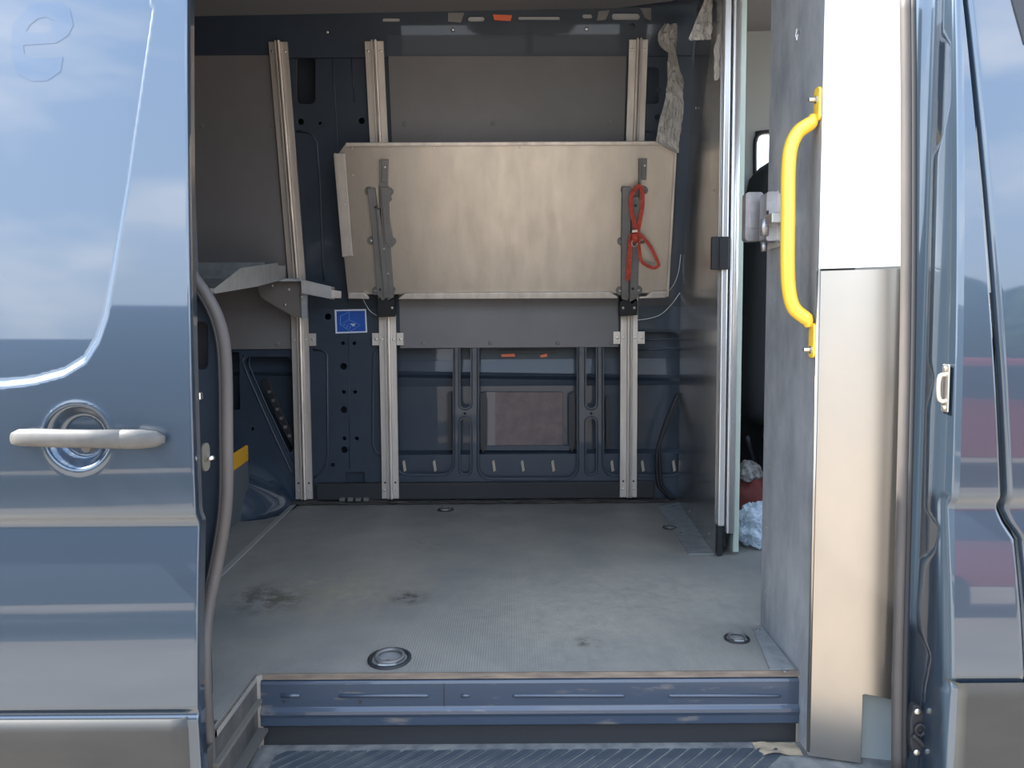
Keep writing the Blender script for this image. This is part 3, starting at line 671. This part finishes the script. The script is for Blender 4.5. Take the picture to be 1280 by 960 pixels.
lab(obj('door_leaf', BX(xn + .059, xn + .077, yn - .012, 1.40, .012, 1.98), alu_green, sd), 'pale greenish door leaf')

# ------------------------------------------------------------------ cab beyond the doorway
cabw = plate([(.775, .0), (2.1, .0), (2.1, 2.1), (.775, 2.1)], [[(p.x, p.z) for p in (PY(a, b, 1.72) for a, b in [(946, 196), (946, 180), (949, 171), (955, 167), (1060, 160), (1075, 230), (946, 232)])]], .03, lambda u, v, w: Vector((u, 1.72 + w, v)))
cw = st(obj('wall_cab', cabw, cabtrim))
rimp = [PY(a, b, 1.715) for a, b in [(944, 226), (944, 180), (947.5, 169.5), (955, 165), (1060, 158)]]
obj('window_seal', tube(rimp, .008, 8, 3), black, cw, True)
glass = mat('pane_glass', (.9, .95, .95), .03, alpha=.12)
st(obj('window_1', prism([PY(a, b, 1.735) for a, b in [(944, 233), (944, 164), (1062, 158), (1077, 233)]], (0, .004, 0)), glass))
obj('dark_cab_lining', BX(.775, 2.1, 1.69, 1.718, .0, .9), seatm, cw)
seat = empty('cab_seat', (1.10, 1.38, 0), 'black cloth cab seat seen through the narrow doorway gap', 'seat')
s0 = PY(932, 470, 1.32); s1 = PY(948, 196, 1.36)
bm = bmesh.new(); box(bm, .93, 1.38, 1.34, 1.60, .36, 1.42)
bmesh.ops.subdivide_edges(bm, edges=bm.edges[:], cuts=3, use_grid_fill=True)
for v in bm.verts:
    t = (v.co.z - .36)/1.06; v.co.x = 1.155 + (v.co.x - 1.155)*(1 - .25*t*t); v.co.y += .06*t
obj('seat_back', bm, seatm, seat, True, [SUB(1)])
obj('seat_cushion', BX(1.02, 1.40, 1.05, 1.5, .28, .45), seatm, seat, True, [BEV(.04, 4)])
obj('seat_base', BX(1.04, 1.36, 1.1, 1.5, 0, .28), black, seat, mods=[BEV(.01, 2)])
bm = bmesh.new()
obj('belt_cable', tube([PY(934, 545, 1.31), PY(942, 575, 1.31), PY(950, 600, 1.31), PY(955, 640, 1.31)], .009, 8, 3), black, seat, True)
def lump(name, c, s, seed, mt, label, cat, amp=.35, fr=9, sub=4, smooth=True):
    bm = bmesh.new(); bmesh.ops.create_icosphere(bm, subdivisions=sub, radius=1)
    for v in bm.verts:
        q_ = v.co.copy(); k_ = 1 + amp*noise.noise(q_*2.0 + Vector((seed, 0, 0))) + amp*.4*abs(noise.noise(q_*fr*.6 + Vector((0, seed, 0))))
        v.co = Vector((q_.x*s[0]*k_, q_.y*s[1]*k_, max(-.55, q_.z)*s[2]*k_)) 
    lo = min(v.co.z for v in bm.verts)
    for v in bm.verts: v.co += Vector(c) - Vector((0, 0, lo))
    return tag(obj(name, bm, mt, None, smooth), label, cat)
bp_ = PZ(938, 684, 0)
tag(lump('plastic_bag', (.838, .98, .001), (.075, .065, .078), 3, bagm, 'x', 'bag', .45, 16, 5, False), 'crumpled clear plastic bag on the floor of the doorway', 'bag')
lump('red_bundle', (.905, 1.20, .001), (.085, .07, .125), 8, redm, 'dark red cloth bundle behind the plastic bag', 'cloth', .25)
lump('speckled_rag', (.885, 1.20, .185), (.05, .05, .04), 12, speck, 'speckled grey rag lying on the dark red bundle', 'cloth', .4)

# ------------------------------------------------------------------ grey wall panels
def gpanel(x0, x1, label, rv, top=1.846):
    t = empty('lining_panel', ((x0+x1)/2, WY - .02, .68), label, 'panel')
    pr_ = [(WY - .012, .675), (WY - .012, ZB), (wally(top) - .012, top)]
    bm = bmesh.new(); rows = [[bm.verts.new((xx, y, z)) for xx in (x0, x1)] for y, z in pr_]
    for A, B in zip(rows, rows[1:]): bm.faces.new([A[0], A[1], B[1], B[0]])
    obj('panel_sheet', bm, panelg, t, mods=[('SOLIDIFY', dict(thickness=.004, offset=0)), BEV(.001, 1)])
    for px, py in rv: bolt(t, PW(px, py, .015), WN if py < 390 else (0, -1, 0), .010, panelg, 'rivet', .3)
    return t
gpanel(PY(500, 420, 1.69).x, PY(773, 420, 1.69).x, 'grey lining panel on the far wall behind the folded shelf', [(506, 155), (616, 154), (762, 152), (529, 429), (613, 429), (697, 429), (764, 429)])
gpanel(-1.9, PY(364, 420, 1.69).x, 'grey lining panel on the far wall left of the left rail', [(252, 157), (340, 157), (347, 430)])

# ------------------------------------------------------------------ aluminium rails
def rail(bx, label, tabs, topz=1.888):
    t = empty('mounting_rail', (bx, WY - .03, .015), label, 'rail', 'slotted rails on the far wall')
    cs_ = [(-.037, .0), (-.037, .008), (-.009, .008), (-.009, .026), (-.003, .026), (-.003, .010), (.003, .010), (.003, .026), (.006, .028), (.012, .026), (.012, .008), (.037, .008), (.037, .0)]
    off = .022
    path = [(WY - off, .018), (WY - off, ZB - .06), (WY - off - .002, ZB), (wally(ZB + .1) - off, ZB + .1), (wally(topz) - off, topz)]
    bm = bmesh.new(); rings = [[bm.verts.new((bx + a, y - b, z)) for a, b in cs_] for y, z in path]
    for A, B in zip(rings, rings[1:]):
        for k_ in range(len(cs_)): bm.faces.new([A[k_], A[(k_+1) % len(cs_)], B[(k_+1) % len(cs_)], B[k_]])
    bm.faces.new(rings[0]); bm.faces.new(list(reversed(rings[-1])))
    obj('rail_profile', bm, alu_rail, t, mods=[BEV(.0008, 1)])
    for dx in (-.025, .025):
        bolt(t, (bx + dx, wally(topz - .035) - off - .008, topz - .035), WN, .006, chrome)
        bolt(t, (bx + dx, WY - off - .008, .055), (0, -1, 0), .006, chrome)
        bolt(t, (bx + dx, WY - off - .008, .715), (0, -1, 0), .006, chrome)
        obj('slot_hole', BX(bx + dx*.9 - .004, bx + dx*.9 + .004, WY - off - .0085, WY - off - .007, .085, .093), black, t)
    for s in tabs:
        x0, x1 = (bx + .0375, bx + .068) if s > 0 else (bx - .068, bx - .0375)
        tb = obj('side_tab', BX(x0, x1, WY - off - .006, WY - off, .688, .742), alu_rail, t, mods=[BEV(.001, 1)])
        bolt(tb, (x0 + .017, WY - off - .006, .715), (0, -1, 0), .0065, chrome)
    # slotted ends: the spacers that hold the rail off the wall
    for z in (.06, .715): obj('spacer', BX(bx - .03, bx + .03, WY - off, WY - .0005, z - .012, z + .012), steel_grey, t)
    return t
rxs = [PY(377, 500, 1.67).x, PY(486, 500, 1.67).x, PY(786, 500, 1.67).x]
rail(rxs[0], 'aluminium rail at left, behind the open galvanised shelf', [1])
rail(rxs[1], 'aluminium rail behind the left arm of the folded shelf', [-1, 1])
rail(rxs[2], 'aluminium rail behind the right arm of the folded shelf', [1, -1])

# ------------------------------------------------------------------ folded shelf
S0 = Vector((0, 1.595, .90)); SLOPE = .32; SNn = Vector((0, -1, -SLOPE)).normalized(); SU = Vector((0, -SLOPE, 1)).normalized()
def S(px, py, o=0.0): return PPL(px, py, S0 + SNn*o, SNn)
shf = empty('folded_shelf', tuple(S(634, 373)), 'large aluminium shelf folded up against the far wall on two grey arms', 'shelf')
def sp(name, l, o, th, mt, parent=None, bev=.0015):
    return obj(name, prism([S(a, b, o) for a, b in l], -SNn*th), mt, parent or shf, mods=[BEV(bev, 2)] if bev else [])
sp('shelf_sheet', [(432, 180), (846, 178), (834, 366), (435, 368), (430, 320), (420, 196)], 0, .003, alu, bev=0)
sp('top_lip', [(432, 178.5), (846, 176.5), (846, 181), (432, 183)], .016, .016, alu_rail)
sp('right_lip', [(844, 178), (847, 178), (836, 371), (832.5, 371)], .008, .008, alu_rail)
bl = lambda l: sp('bottom_lip', l, .018, .018, alu_rail, bev=.003)
bl([(435, 366), (455, 366), (461, 372), (461, 374), (435, 373.5)])
bl([(506, 367), (762, 365.5), (772, 371), (772, 373), (498, 374), (498, 373)])
bl([(799, 371), (808, 371), (814, 365), (834, 364.5), (833, 372.5), (799, 373.5)])
sp('left_flange', [(417, 192), (431, 192), (441, 320), (429, 321)], .02, .003, alu_rail)
sp('flange_web', [(417, 192), (419, 192), (431, 321), (428, 321)], .02, .02, alu_rail, bev=0)
for px, py in ((440, 185), (542, 185), (650, 184.5), (752, 184), (834, 184), (441, 219), (431, 256)): bolt(shf, S(px, py, .0 if px != 431 else .021), SNn, .004, chrome, 'rivet')
def arm(dx, mirror, parent):
    q_ = lambda l: [(a + dx, b) for a, b in l]
    ch = sp('arm_channel', q_([(459, 236), (468, 236), (477, 300), (484, 372), (478, 376), (471, 368), (466, 300)]), .028, .028, steel_grey, parent)
    sp('arm_rib', q_([(470, 262), (474, 262), (488, 372), (480, 372)]), .036, .036, steel_grey, parent)
    sl_ = sp('arm_slider', q_([(474, 200), (485, 200), (484, 228), (486, 252), (487, 300), (492, 372), (484, 376), (479, 320), (474, 230)]), .022, .022, steel_grey, parent)
    tb_ = sp('slider_tab', q_([(477, 200), (485, 200), (485, 228), (477, 228)]), .026, .004, steel_grey, parent)
    bolt(tb_, S(481 + dx, 209, .026), SNn, .0045, chrome)
    if not mirror: sp('slider_cover', q_([(476, 234), (486, 234), (490, 250), (484, 255), (491, 300), (492, 308), (486, 310), (481, 300)]), .030, .006, steel_grey, parent)
    for cx, cy in ((461, 239), (464, 301), (470, 364), (489, 363), (486.5, 240), (490, 302)):
        if mirror and (cx, cy) == (490, 302): continue
        e_ = obj('arm_ear', prism([S(cx + dx + a, cy + b, .010) for a, b in circ(0, 0, 5.2, 12)], -SNn*.0095), steel_grey, parent, mods=[BEV(.001, 1)])
        bolt(e_, S(cx + dx, cy, .010), SNn, .0055, chrome)
    for cx, cy in ((469.5, 259), (475, 362)): obj('arm_hole', prism([S(cx + dx + a, cy + b, .0375) for a, b in circ(0, 0, 1.7, 8)], -SNn*.0015), black, parent)
    for cx, cy in ((480, 311), (485, 342)): bolt(parent, S(cx + dx, cy, .0365), SNn, .004, chrome, 'rivet')
    # black hinge at the foot
    obj('hinge', prism([S(a + dx, b, .012) for a, b in [(472, 376), (479, 370), (486, 376), (493, 372), (494, 396), (471, 397)]], -SNn*.045), black, parent, mods=[BEV(.002, 1)])
    bolt(parent, S(490 + dx, 385, .013), SNn, .006, chrome)
aL = obj('arm_pad', prism([S(a, b, .004) for a, b in [(473, 232), (481, 232), (488, 366), (476, 366)]], -SNn*.0035), steel_grey, shf); lab(aL, 'left folding arm')
arm(0, False, aL)
aR = obj('arm_pad', prism([S(a, b, .004) for a, b in [(790, 236), (799, 236), (797, 366), (781, 366)]], -SNn*.0035), steel_grey, shf); lab(aR, 'right folding arm')
def arm_r(parent):
    sp('arm_channel', [(778, 234), (789, 234), (788, 300), (785, 376), (777, 374), (777, 300)], .028, .028, steel_grey, parent)
    sp('arm_rib', [(790, 246), (799, 246), (800, 300), (797, 372), (787, 378), (789, 300)], .022, .022, steel_grey, parent)
    sp('arm_slider', [(799, 199), (801.5, 199), (801.5, 250), (799, 250)], .03, .03, steel_grey, parent)
    tb_ = sp('slider_tab', [(801, 198), (809, 198), (808, 225), (801, 225)], .010, .006, steel_grey, parent)
    bolt(tb_, S(806, 207, .011), SNn, .0045, chrome)
    for cx, cy in ((781, 238), (805, 238), (777, 302), (802, 300), (775, 364), (798, 363)):
        e_ = obj('arm_ear', prism([S(cx + a, cy + b, .010) for a, b in circ(0, 0, 5.2, 12)], -SNn*.0095), steel_grey, parent, mods=[BEV(.001, 1)])
        bolt(e_, S(cx, cy, .010), SNn, .0055, chrome)
    for cx, cy in ((794.5, 257), (791, 361)): obj('arm_hole', prism([S(cx + a, cy + b, .0235) for a, b in circ(0, 0, 1.9, 8)], -SNn*.0015), black, parent)
    obj('hinge', prism([S(a, b, .012) for a, b in [(775, 378), (783, 372), (790, 380), (797, 376), (797, 394), (774, 396)]], -SNn*.045), black, parent, mods=[BEV(.002, 1)])
    bolt(parent, S(779, 385, .013), SNn, .006, chrome); bolt(parent, S(793, 385, .013), SNn, .006, chrome)
arm_r(aR)

# red strap hung on the right arm
rs = empty('red_strap', tuple(S(785, 350, .04)), 'red webbing strap with a metal ring tied to the right shelf arm', 'strap')
RN = SNn
obj('strap_loop', ribbon([S(a, b, o) for a, b, o in [(795, 288, .045), (789, 262, .042), (789, 246, .045), (796, 234, .046), (802, 236, .046), (803, 255, .045), (800, 275, .046), (797, 290, .050)]], .017, RN, 5), redstrap, rs)
obj('strap_tail', ribbon([S(a, b, o) for a, b, o in [(794, 290, .048), (789, 297, .046), (787, 315, .044), (786, 335, .042), (785, 346, .042), (783, 350, .044)]], .020, RN, 5), redstrap, rs)
obj('strap_bow', ribbon([S(a, b, o) for a, b, o in [(796, 290, .052), (805, 298, .05), (814, 310, .048), (822, 327, .045), (823, 332, .045), (817, 335, .045), (807, 331, .045), (801, 325, .047), (799, 312, .05), (798, 296, .054)]], .013, RN, 5), redstrap, rs)
kn = S(794, 297, .055); bm = bmesh.new(); bmesh.ops.create_icosphere(bm, subdivisions=3, radius=.017)
for v in bm.verts: v.co = kn + Vector((v.co.x, v.co.y*.8, v.co.z*1.2))*(1 + .3*noise.noise(v.co*90))
obj('knot', bm, redstrap, rs, True)
obj('clip', prism([S(a, b, .066) for a, b in [(790, 288), (797, 287), (797, 290), (790, 291)]], -RN*.012), chrome, rs)
rc = S(793, 304, .066); obj('metal_ring', tube([rc + Vector((.011*math.cos(t*math.pi/6), 0, .014*math.sin(t*math.pi/6))) for t in range(12)], .0016, 6, 1, True), chrome, rs, True)

# ------------------------------------------------------------------ open galvanised shelf at left
tx = -.945
os_ = empty('open_shelf', (-1.2, 1.3, .87), 'galvanised tray shelf swung down, at left above the seal', 'shelf')
tr = lambda px, py: PX(px, py, tx)
E = [tr(a, b) for a, b in [(269, 367), (269, 360), (301, 335), (347, 328.5), (348, 332), (357, 332.5), (357, 348), (348, 351), (322, 358)]]
lab(obj('end_gusset', prism(E, (-.003, 0, 0)), mat('pale_galvanised', (.46, .455, .43), .45, .5, col2=(.38, .38, .37), nscale=25), os_), 'pale sloped end plate of the tray')
f0, b0 = tr(269, 366), tr(354, 348)
bt = prism([f0 + Vector((-.003, 0, 0)), b0 + Vector((-.003, 0, 0)), b0 + Vector((-.75, 0, 0)), f0 + Vector((-.75, 0, 0))], (0, 0, -.003))
obj('tray_bottom', bt, galv, os_)
bt = Vector((0, 0, tr(354, 328).z - b0.z))
obj('back_lip', prism([b0 + Vector((-.075, -.004, 0)), b0 + Vector((-.75, -.004, 0)), b0 + Vector((-.75, -.004, 0)) + bt, b0 + Vector((-.075, -.004, 0)) + bt], (0, .003, 0)), galv, os_)
obj('front_lip', prism([f0, f0 + Vector((-.75, 0, 0)), f0 + Vector((-.75, 0, .014)), f0 + Vector((0, 0, .014))], (0, -.003, 0)), alu_strip, os_)
by = 1.56
Bp = lambda a, b, o=0: PY(a, b, by - o)
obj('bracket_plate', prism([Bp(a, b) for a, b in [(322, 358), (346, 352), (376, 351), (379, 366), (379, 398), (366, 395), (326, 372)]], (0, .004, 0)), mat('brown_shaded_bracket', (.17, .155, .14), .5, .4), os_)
obj('bracket_flange', prism([Bp(a, b, .01) for a, b in [(376, 366), (384, 366), (384, 398), (377, 398)]], (0, .012, 0)), galv, os_)
obj('bracket_top', prism([Bp(a, b, .05) for a, b in [(357, 348), (377, 349), (377, 351.5), (348, 351.5)]], (0, .05, 0)), galv, os_)
obj('arm_end', prism([Bp(a, b, .06) for a, b in [(376, 349), (380, 350), (414, 358), (414, 374), (377, 366.5)]], (0, .06, 0)), bpy.data.materials['pale_galvanised'], os_, mods=[BEV(.001, 1)])
obj('arm_tip', prism([Bp(a, b, .04) for a, b in [(413, 362), (426, 364), (426, 372.5), (413, 372.5)]], (0, .012, 0)), alu_rail, os_)
for a, b in ((340, 357), (361, 362), (356, 381), (377, 371)): bolt(os_, Bp(a, b, .001 if a < 377 else .011), (0, -1, 0), .006, chrome)

# ------------------------------------------------------------------ blue sticker
sk = empty('blue_sticker', tuple(PY(439, 416, 1.695)), 'blue rectangular sticker with a white border on the far wall', 'sticker')
P6 = lambda a, b: PY(a, b, 1.6985)
obj('border', prism([P6(a, b) for a, b in [(418.2, 387.3), (457.5, 386.2), (459, 415.5), (419.5, 417)]], (0, .001, 0)), stickw, sk)
P7 = lambda a, b: PY(a, b, 1.698)
obj('blue_field', prism([P7(a, b) for a, b in [(420.5, 389), (456, 388.4), (457.2, 414), (421.5, 415)]], (0, .0006, 0)), stickb, sk)
P8 = lambda a, b: PY(a, b, 1.6972)
bm = bmesh.new()
for l in [[(425.5, 406), (425.5, 395), (436.5, 389.8), (436.5, 399.5), (425.5, 406), (436, 412.5), (439, 413.5), (450, 406.5), (436.5, 399.5)], [(429, 407), (432, 405)], [(433, 410), (435, 406)], [(437, 411), (438, 408)]]:
    tube([P8(a, b) for a, b in l], .0009, 4, bm=bm)
obj('line_drawing', bm, stickl, sk)
bm = prism([P8(a, b) for a, b in [(438, 404.6), (444, 404.6), (444, 405.8), (438, 405.8)]], (0, .0004, 0)); prism([P8(a, b) for a, b in [(440, 406.4), (443.5, 406.4), (443.5, 407.6), (440, 407.6)]], (0, .0004, 0), bm)
obj('tiny_print', bm, stickw, sk)

# ------------------------------------------------------------------ wheel arch and yellow edged box at left
bm = bmesh.new(); cx, cz, Rr = -1.375, -.20, .47
rings = []
for y, k_ in [(1.699, 1.03), (1.68, 1.0), (1.665, .985), (1.60, .965), (1.52, .94), (1.44, .89), (1.39, .82), (1.36, .70), (1.35, .4)]:
    ring = []
    for i in range(29):
        t = R(150 - 150*i/28 * 1.0); r_ = Rr*k_; px_ = cx + r_*math.cos(t); pz = cz + r_*math.sin(t)
        ring.append(bm.verts.new((px_, y, max(.0015, pz))))
    rings.append(ring)
for A, B in zip(rings, rings[1:]):
    for k_ in range(28):
        try: bm.faces.new([A[k_], A[k_+1], B[k_+1], B[k_]])
        except ValueError: pass
obj('wheel_arch', bm, mat('arch_paint', (.028, .043, .064), .25, 0, .8), wall, True)
gb = empty('edged_box', (-1.2, 1.3, 0), 'grey box with a yellow top edge beside the wheel arch, behind the seal', 'box')
zt = PY(309, 556, 1.47).z; x_ = -1.089
obj('box_body', BX(-1.33, x_, 1.0, 1.335, .001, zt - .075), grey_box, gb, mods=[BEV(.003, 1)])
zk = PX(300, 578, x_).z
obj('box_board', BX(x_ - .012, x_ - .0005, 1.2, 1.33, .001, zt - .075), grey_box, gb)
obj('board', prism([(x_, 1.02, .001), (x_, 1.475, .001), (x_, 1.475, zt - .065), (x_, 1.02, zt - .1)], (.004, 0, 0)), grey_box, gb)
obj('yellow_edge', prism([(x_, 1.02, zt - .1), (x_, 1.475, zt - .065), (x_, 1.475, zt - .004), (x_, 1.46, zt), (x_, 1.02, zt - .03)], (.006, 0, 0)), yellow2, gb, mods=[BEV(.003, 2)])
bolt(gb, (x_ + .006, 1.45, zt - .035), (1, 0, 0), .006, yellow2)

# ------------------------------------------------------------------ tie-down rings in the floor
def tie(px, py, rx, ry, label, rot=0.0, ring=True):
    c = PZ(px, py, 0); t = empty('tie_down', (c.x, c.y, 0), label, 'tie-down', 'tie-down rings in the floor')
    el_ = lambda k_, z, n=24: [c + Vector((rx*k_*math.cos(2*math.pi*i/n), ry*k_*math.sin(2*math.pi*i/n), z)) for i in range(n)]
    bm = bmesh.new(); pr_ = [(1.0, .0006), (1.0, .004), (.92, .006), (.84, .005), (.80, .0008)]
    rr_ = [[bm.verts.new(p) for p in el_(k_, z)] for k_, z in pr_]
    for A, B in zip(rr_, rr_[1:]):
        for i in range(24): bm.faces.new([A[i], A[(i+1) % 24], B[(i+1) % 24], B[i]])
    obj('bezel', bm, blackrub, t, True)
    obj('cup', prism(el_(.80, .0006), (0, 0, .0008)), galv, t)
    obj('ring', tube([p + Vector((0, ry*.04, 0)) for p in el_(.62, .007, 16)], rx*.085, 8, 2, True), steel_grey, t, True)
    obj('hinge_plate', BX(c.x - rx*.42, c.x + rx*.42, c.y - ry*.72, c.y - ry*.05, .001, .006), galv, t, mods=[BEV(.002, 2)])
    if rx > .045: bolt(t, (c.x, c.y - ry*.42, .006), (0, 0, 1), .007, chrome, 'screw')
    return t
tie(487, 824, .050, .058, 'large black rimmed tie-down ring in the floor near the step edge, left of centre')
tie(921, 799, .031, .031, 'small round tie-down ring in the floor near the right front bracket')
tie(557, 637.5, .034, .036, 'dark tie-down ring at the far edge of the floor, below the far wall')
tie(837, 660, .026, .03, 'small dark tie-down ring by the flange of the partition')

# ------------------------------------------------------------------ plastic films, wires, hose
def filmsheet(rows, y, seed, label, amp=.02, n=16, m=40):
    rr_ = [(r, a, b) for r, a, b in rows]
    def fn(u, v):
        r = rr_[0][0] + (rr_[-1][0] - rr_[0][0])*v
        a = interp([(q_[0], q_[1]) for q_ in rr_], r); b = interp([(q_[0], q_[2]) for q_ in rr_], r)
        p = PY(a + (b-a)*u, r, y)
        q_ = Vector((u*3.2 + v*2 + seed, v*m/5.5 - u*2, seed))
        p.y += amp*1.6*abs(noise.noise(q_)) + amp*1.3*abs(noise.noise(q_*2.3 + Vector((4, 1, 0)))) + amp*.25*noise.noise(q_*6)
        p.x += amp*.25*noise.noise(q_*1.7)
        return p
    return tag(obj('plastic_film', grid(lin(0, 1, n), lin(0, 1, m), fn), film, None, False, [('SOLIDIFY', dict(thickness=.0004))]), label, 'plastic film')
filmsheet([(28, 832, 846), (38, 825, 848), (50, 823, 847), (60, 828, 846), (66, 836, 846), (80, 836, 850), (100, 834, 854), (120, 833, 856), (140, 828, 855), (160, 824, 852), (177, 821, 850), (190, 846, 849)], 1.36, 2, 'long crumpled clear plastic film hanging right of the far rail')
filmsheet([(-12, 884, 892), (10, 877, 891), (30, 868, 891), (49, 861, 889)], .98, 7, 'torn triangle of plastic film at the top of the partition', .012, 12, 20)
filmsheet([(42, 897, 901), (60, 893, 901), (95, 893, 900), (100, 894, 897)], .895, 5, 'narrow strip of plastic film beside the partition edge', .006, 8, 20)
hs = empty('black_hose', tuple(PZ(846, 624, .0)), 'pair of black hoses in the far right corner beside the partition', 'hose')
for k_, o in ((0, 0), (1, 4)):
    obj('hose', tube([PY(a, b, 1.66) for a, b in [(848 - o*.2, 492), (840 - o*.6, 515), (830 - o*.5, 540), (822 + o*.6, 560), (821 + o, 585), (823 + o, 605), (830 + o, 615), (841 + o*.4, 624 - o*.4)]], .008, 8, 4), black, hs, True)
wz_ = lambda l, y: [PW(a, b, y) for a, b in l]
tag(obj('white_wire', tube(wz_([(797, 400), (812, 398), (826, 393), (838, 382), (850, 366)], .02), .0018, 6, 4), wirew, None, True), 'white wire curving from the right hinge to the partition', 'wire')
tag(obj('white_wire', tube(wz_([(834, 366), (842, 356), (848, 340), (851, 318)], .02), .0015, 6, 4), wirew, None, True), 'thin wire below the lower right corner of the folded shelf', 'wire')
tag(obj('white_wire', tube(wz_([(454, 374), (458, 382), (464, 390), (474, 396)], .03), .0015, 6, 4), wirew, None, True), 'thin wire beside the blue sticker at the left hinge', 'wire')

# ------------------------------------------------------------------ the yard behind the camera (seen in the paint)
tyre = mat('tyre', (.02, .02, .02), .8); carglass = mat('car_glass', (.02, .025, .03), .05); 
def vehicle(x0, y0, rot, colr, prof, glassp, wid, label, wx, wr=.32):
    g0 = -.66; M_ = mat('car_paint_' + label.split()[0], colr, .3, 0, 1)
    t = empty('parked_vehicle', (x0, y0, g0), label, 'vehicle')
    rt = Matrix.Rotation(rot, 3, 'Z'); o = Vector((x0, y0, g0))
    def pr(l, hw, inset=0): 
        bm = bmesh.new(); rr_ = []
        for s in (-1, -.96, .96, 1):
            rr_.append([bm.verts.new(o + rt @ Vector((a, s*hw*(1 - .12*max(0, b - .9)), .18 + (b - .18)*(1 if abs(s) < 1 else .995)))) for a, b in l])
        for A, B in zip(rr_, rr_[1:]):
            for i in range(len(l)): bm.faces.new([A[i], A[(i+1) % len(l)], B[(i+1) % len(l)], B[i]])
        bm.faces.new(rr_[0]); bm.faces.new(list(reversed(rr_[-1]))); return bm
    obj('body', pr(prof, wid/2), M_, t, mods=[BEV(.04, 3)])
    for gp in glassp: obj('side_window', pr(gp, wid/2 + .012), carglass, t)
    for wx_ in wx:
        for s in (-1, 1):
            c = o + rt @ Vector((wx_, s*(wid/2 - .08), wr)); ax = rt @ Vector((0, .11, 0))
            obj('wheel', tube([c - ax, c - ax*.8, c + ax*.8, c + ax], wr, 20, rfn=lambda t_: wr*.93 if t_ in (0, 1) else wr), tyre, t)
    return t
hatch = [(-2.0, .35), (2.0, .35), (2.05, .7), (1.9, .85), (1.1, .98), (.45, 1.42), (-1.2, 1.48), (-1.85, 1.05), (-2.05, .85)]
hg = [[(.85, 1.0), (.40, 1.36), (-.25, 1.38), (-.25, 1.0)], [(-.32, 1.0), (-.32, 1.38), (-1.1, 1.38), (-1.5, 1.05)]]
vanp = [(-2.6, .35), (2.6, .35), (2.65, .9), (2.3, 1.15), (1.5, 2.0), (1.2, 2.1), (-2.55, 2.1), (-2.6, 1.0)]
vg = [[(2.0, 1.2), (1.45, 1.9), (.7, 1.9), (.7, 1.2)]]
vehicle(4.9, -6.2, R(8), (.42, .018, .02), hatch, hg, 1.7, 'red hatchback parked across the yard', (-1.25, 1.25))
vehicle(-4.0, -6.3, R(172), (.022, .03, .045), vanp, vg, 1.9, 'dark blue van parked across the yard', (-1.6, 1.6), .34)
vehicle(10.5, -8.5, R(10), (.55, .57, .58), hatch, hg, 1.7, 'silver hatchback parked beyond the red car', (-1.25, 1.25))
vehicle(-10.2, -7.0, R(4), (.30, .31, .32), hatch, hg, 1.7, 'grey hatchback parked beyond the dark van', (-1.25, 1.25))
leaf = mat('tree_foliage', (.05, .085, .03), .9, col2=(.03, .05, .02), nscale=3); bark = mat('tree_bark', (.08, .06, .045), .9)
tl = ['leftmost', 'second', 'third', 'fourth', 'fifth', 'sixth', 'seventh', 'rightmost']
for i in range(8):
    tx_, ty_ = -30 + i*10.5 + random.uniform(-1, 1), -38 + random.uniform(-3, 3)
    t = empty('tree', (tx_, ty_, -.66), tl[i] + ' tree of the row at the far end of the yard', 'tree', 'trees at the far end of the yard')
    hgt = random.uniform(4.0, 6.5)
    obj('trunk', tube([(tx_, ty_, -.66), (tx_ + .1, ty_, 1.5), (tx_, ty_, hgt*.6)], .2, 8), bark, t)
    bm = bmesh.new(); bmesh.ops.create_icosphere(bm, subdivisions=4, radius=1)
    for v in bm.verts:
        k_ = 1 + .45*noise.noise(v.co*1.8 + Vector((i*7, 0, 0))) + .2*noise.noise(v.co*6)
        v.co = Vector((tx_ + v.co.x*3.6*k_, ty_ + v.co.y*2.6*k_, hgt*.55 + v.co.z*hgt*.42*k_))
    obj('crown', bm, leaf, t)
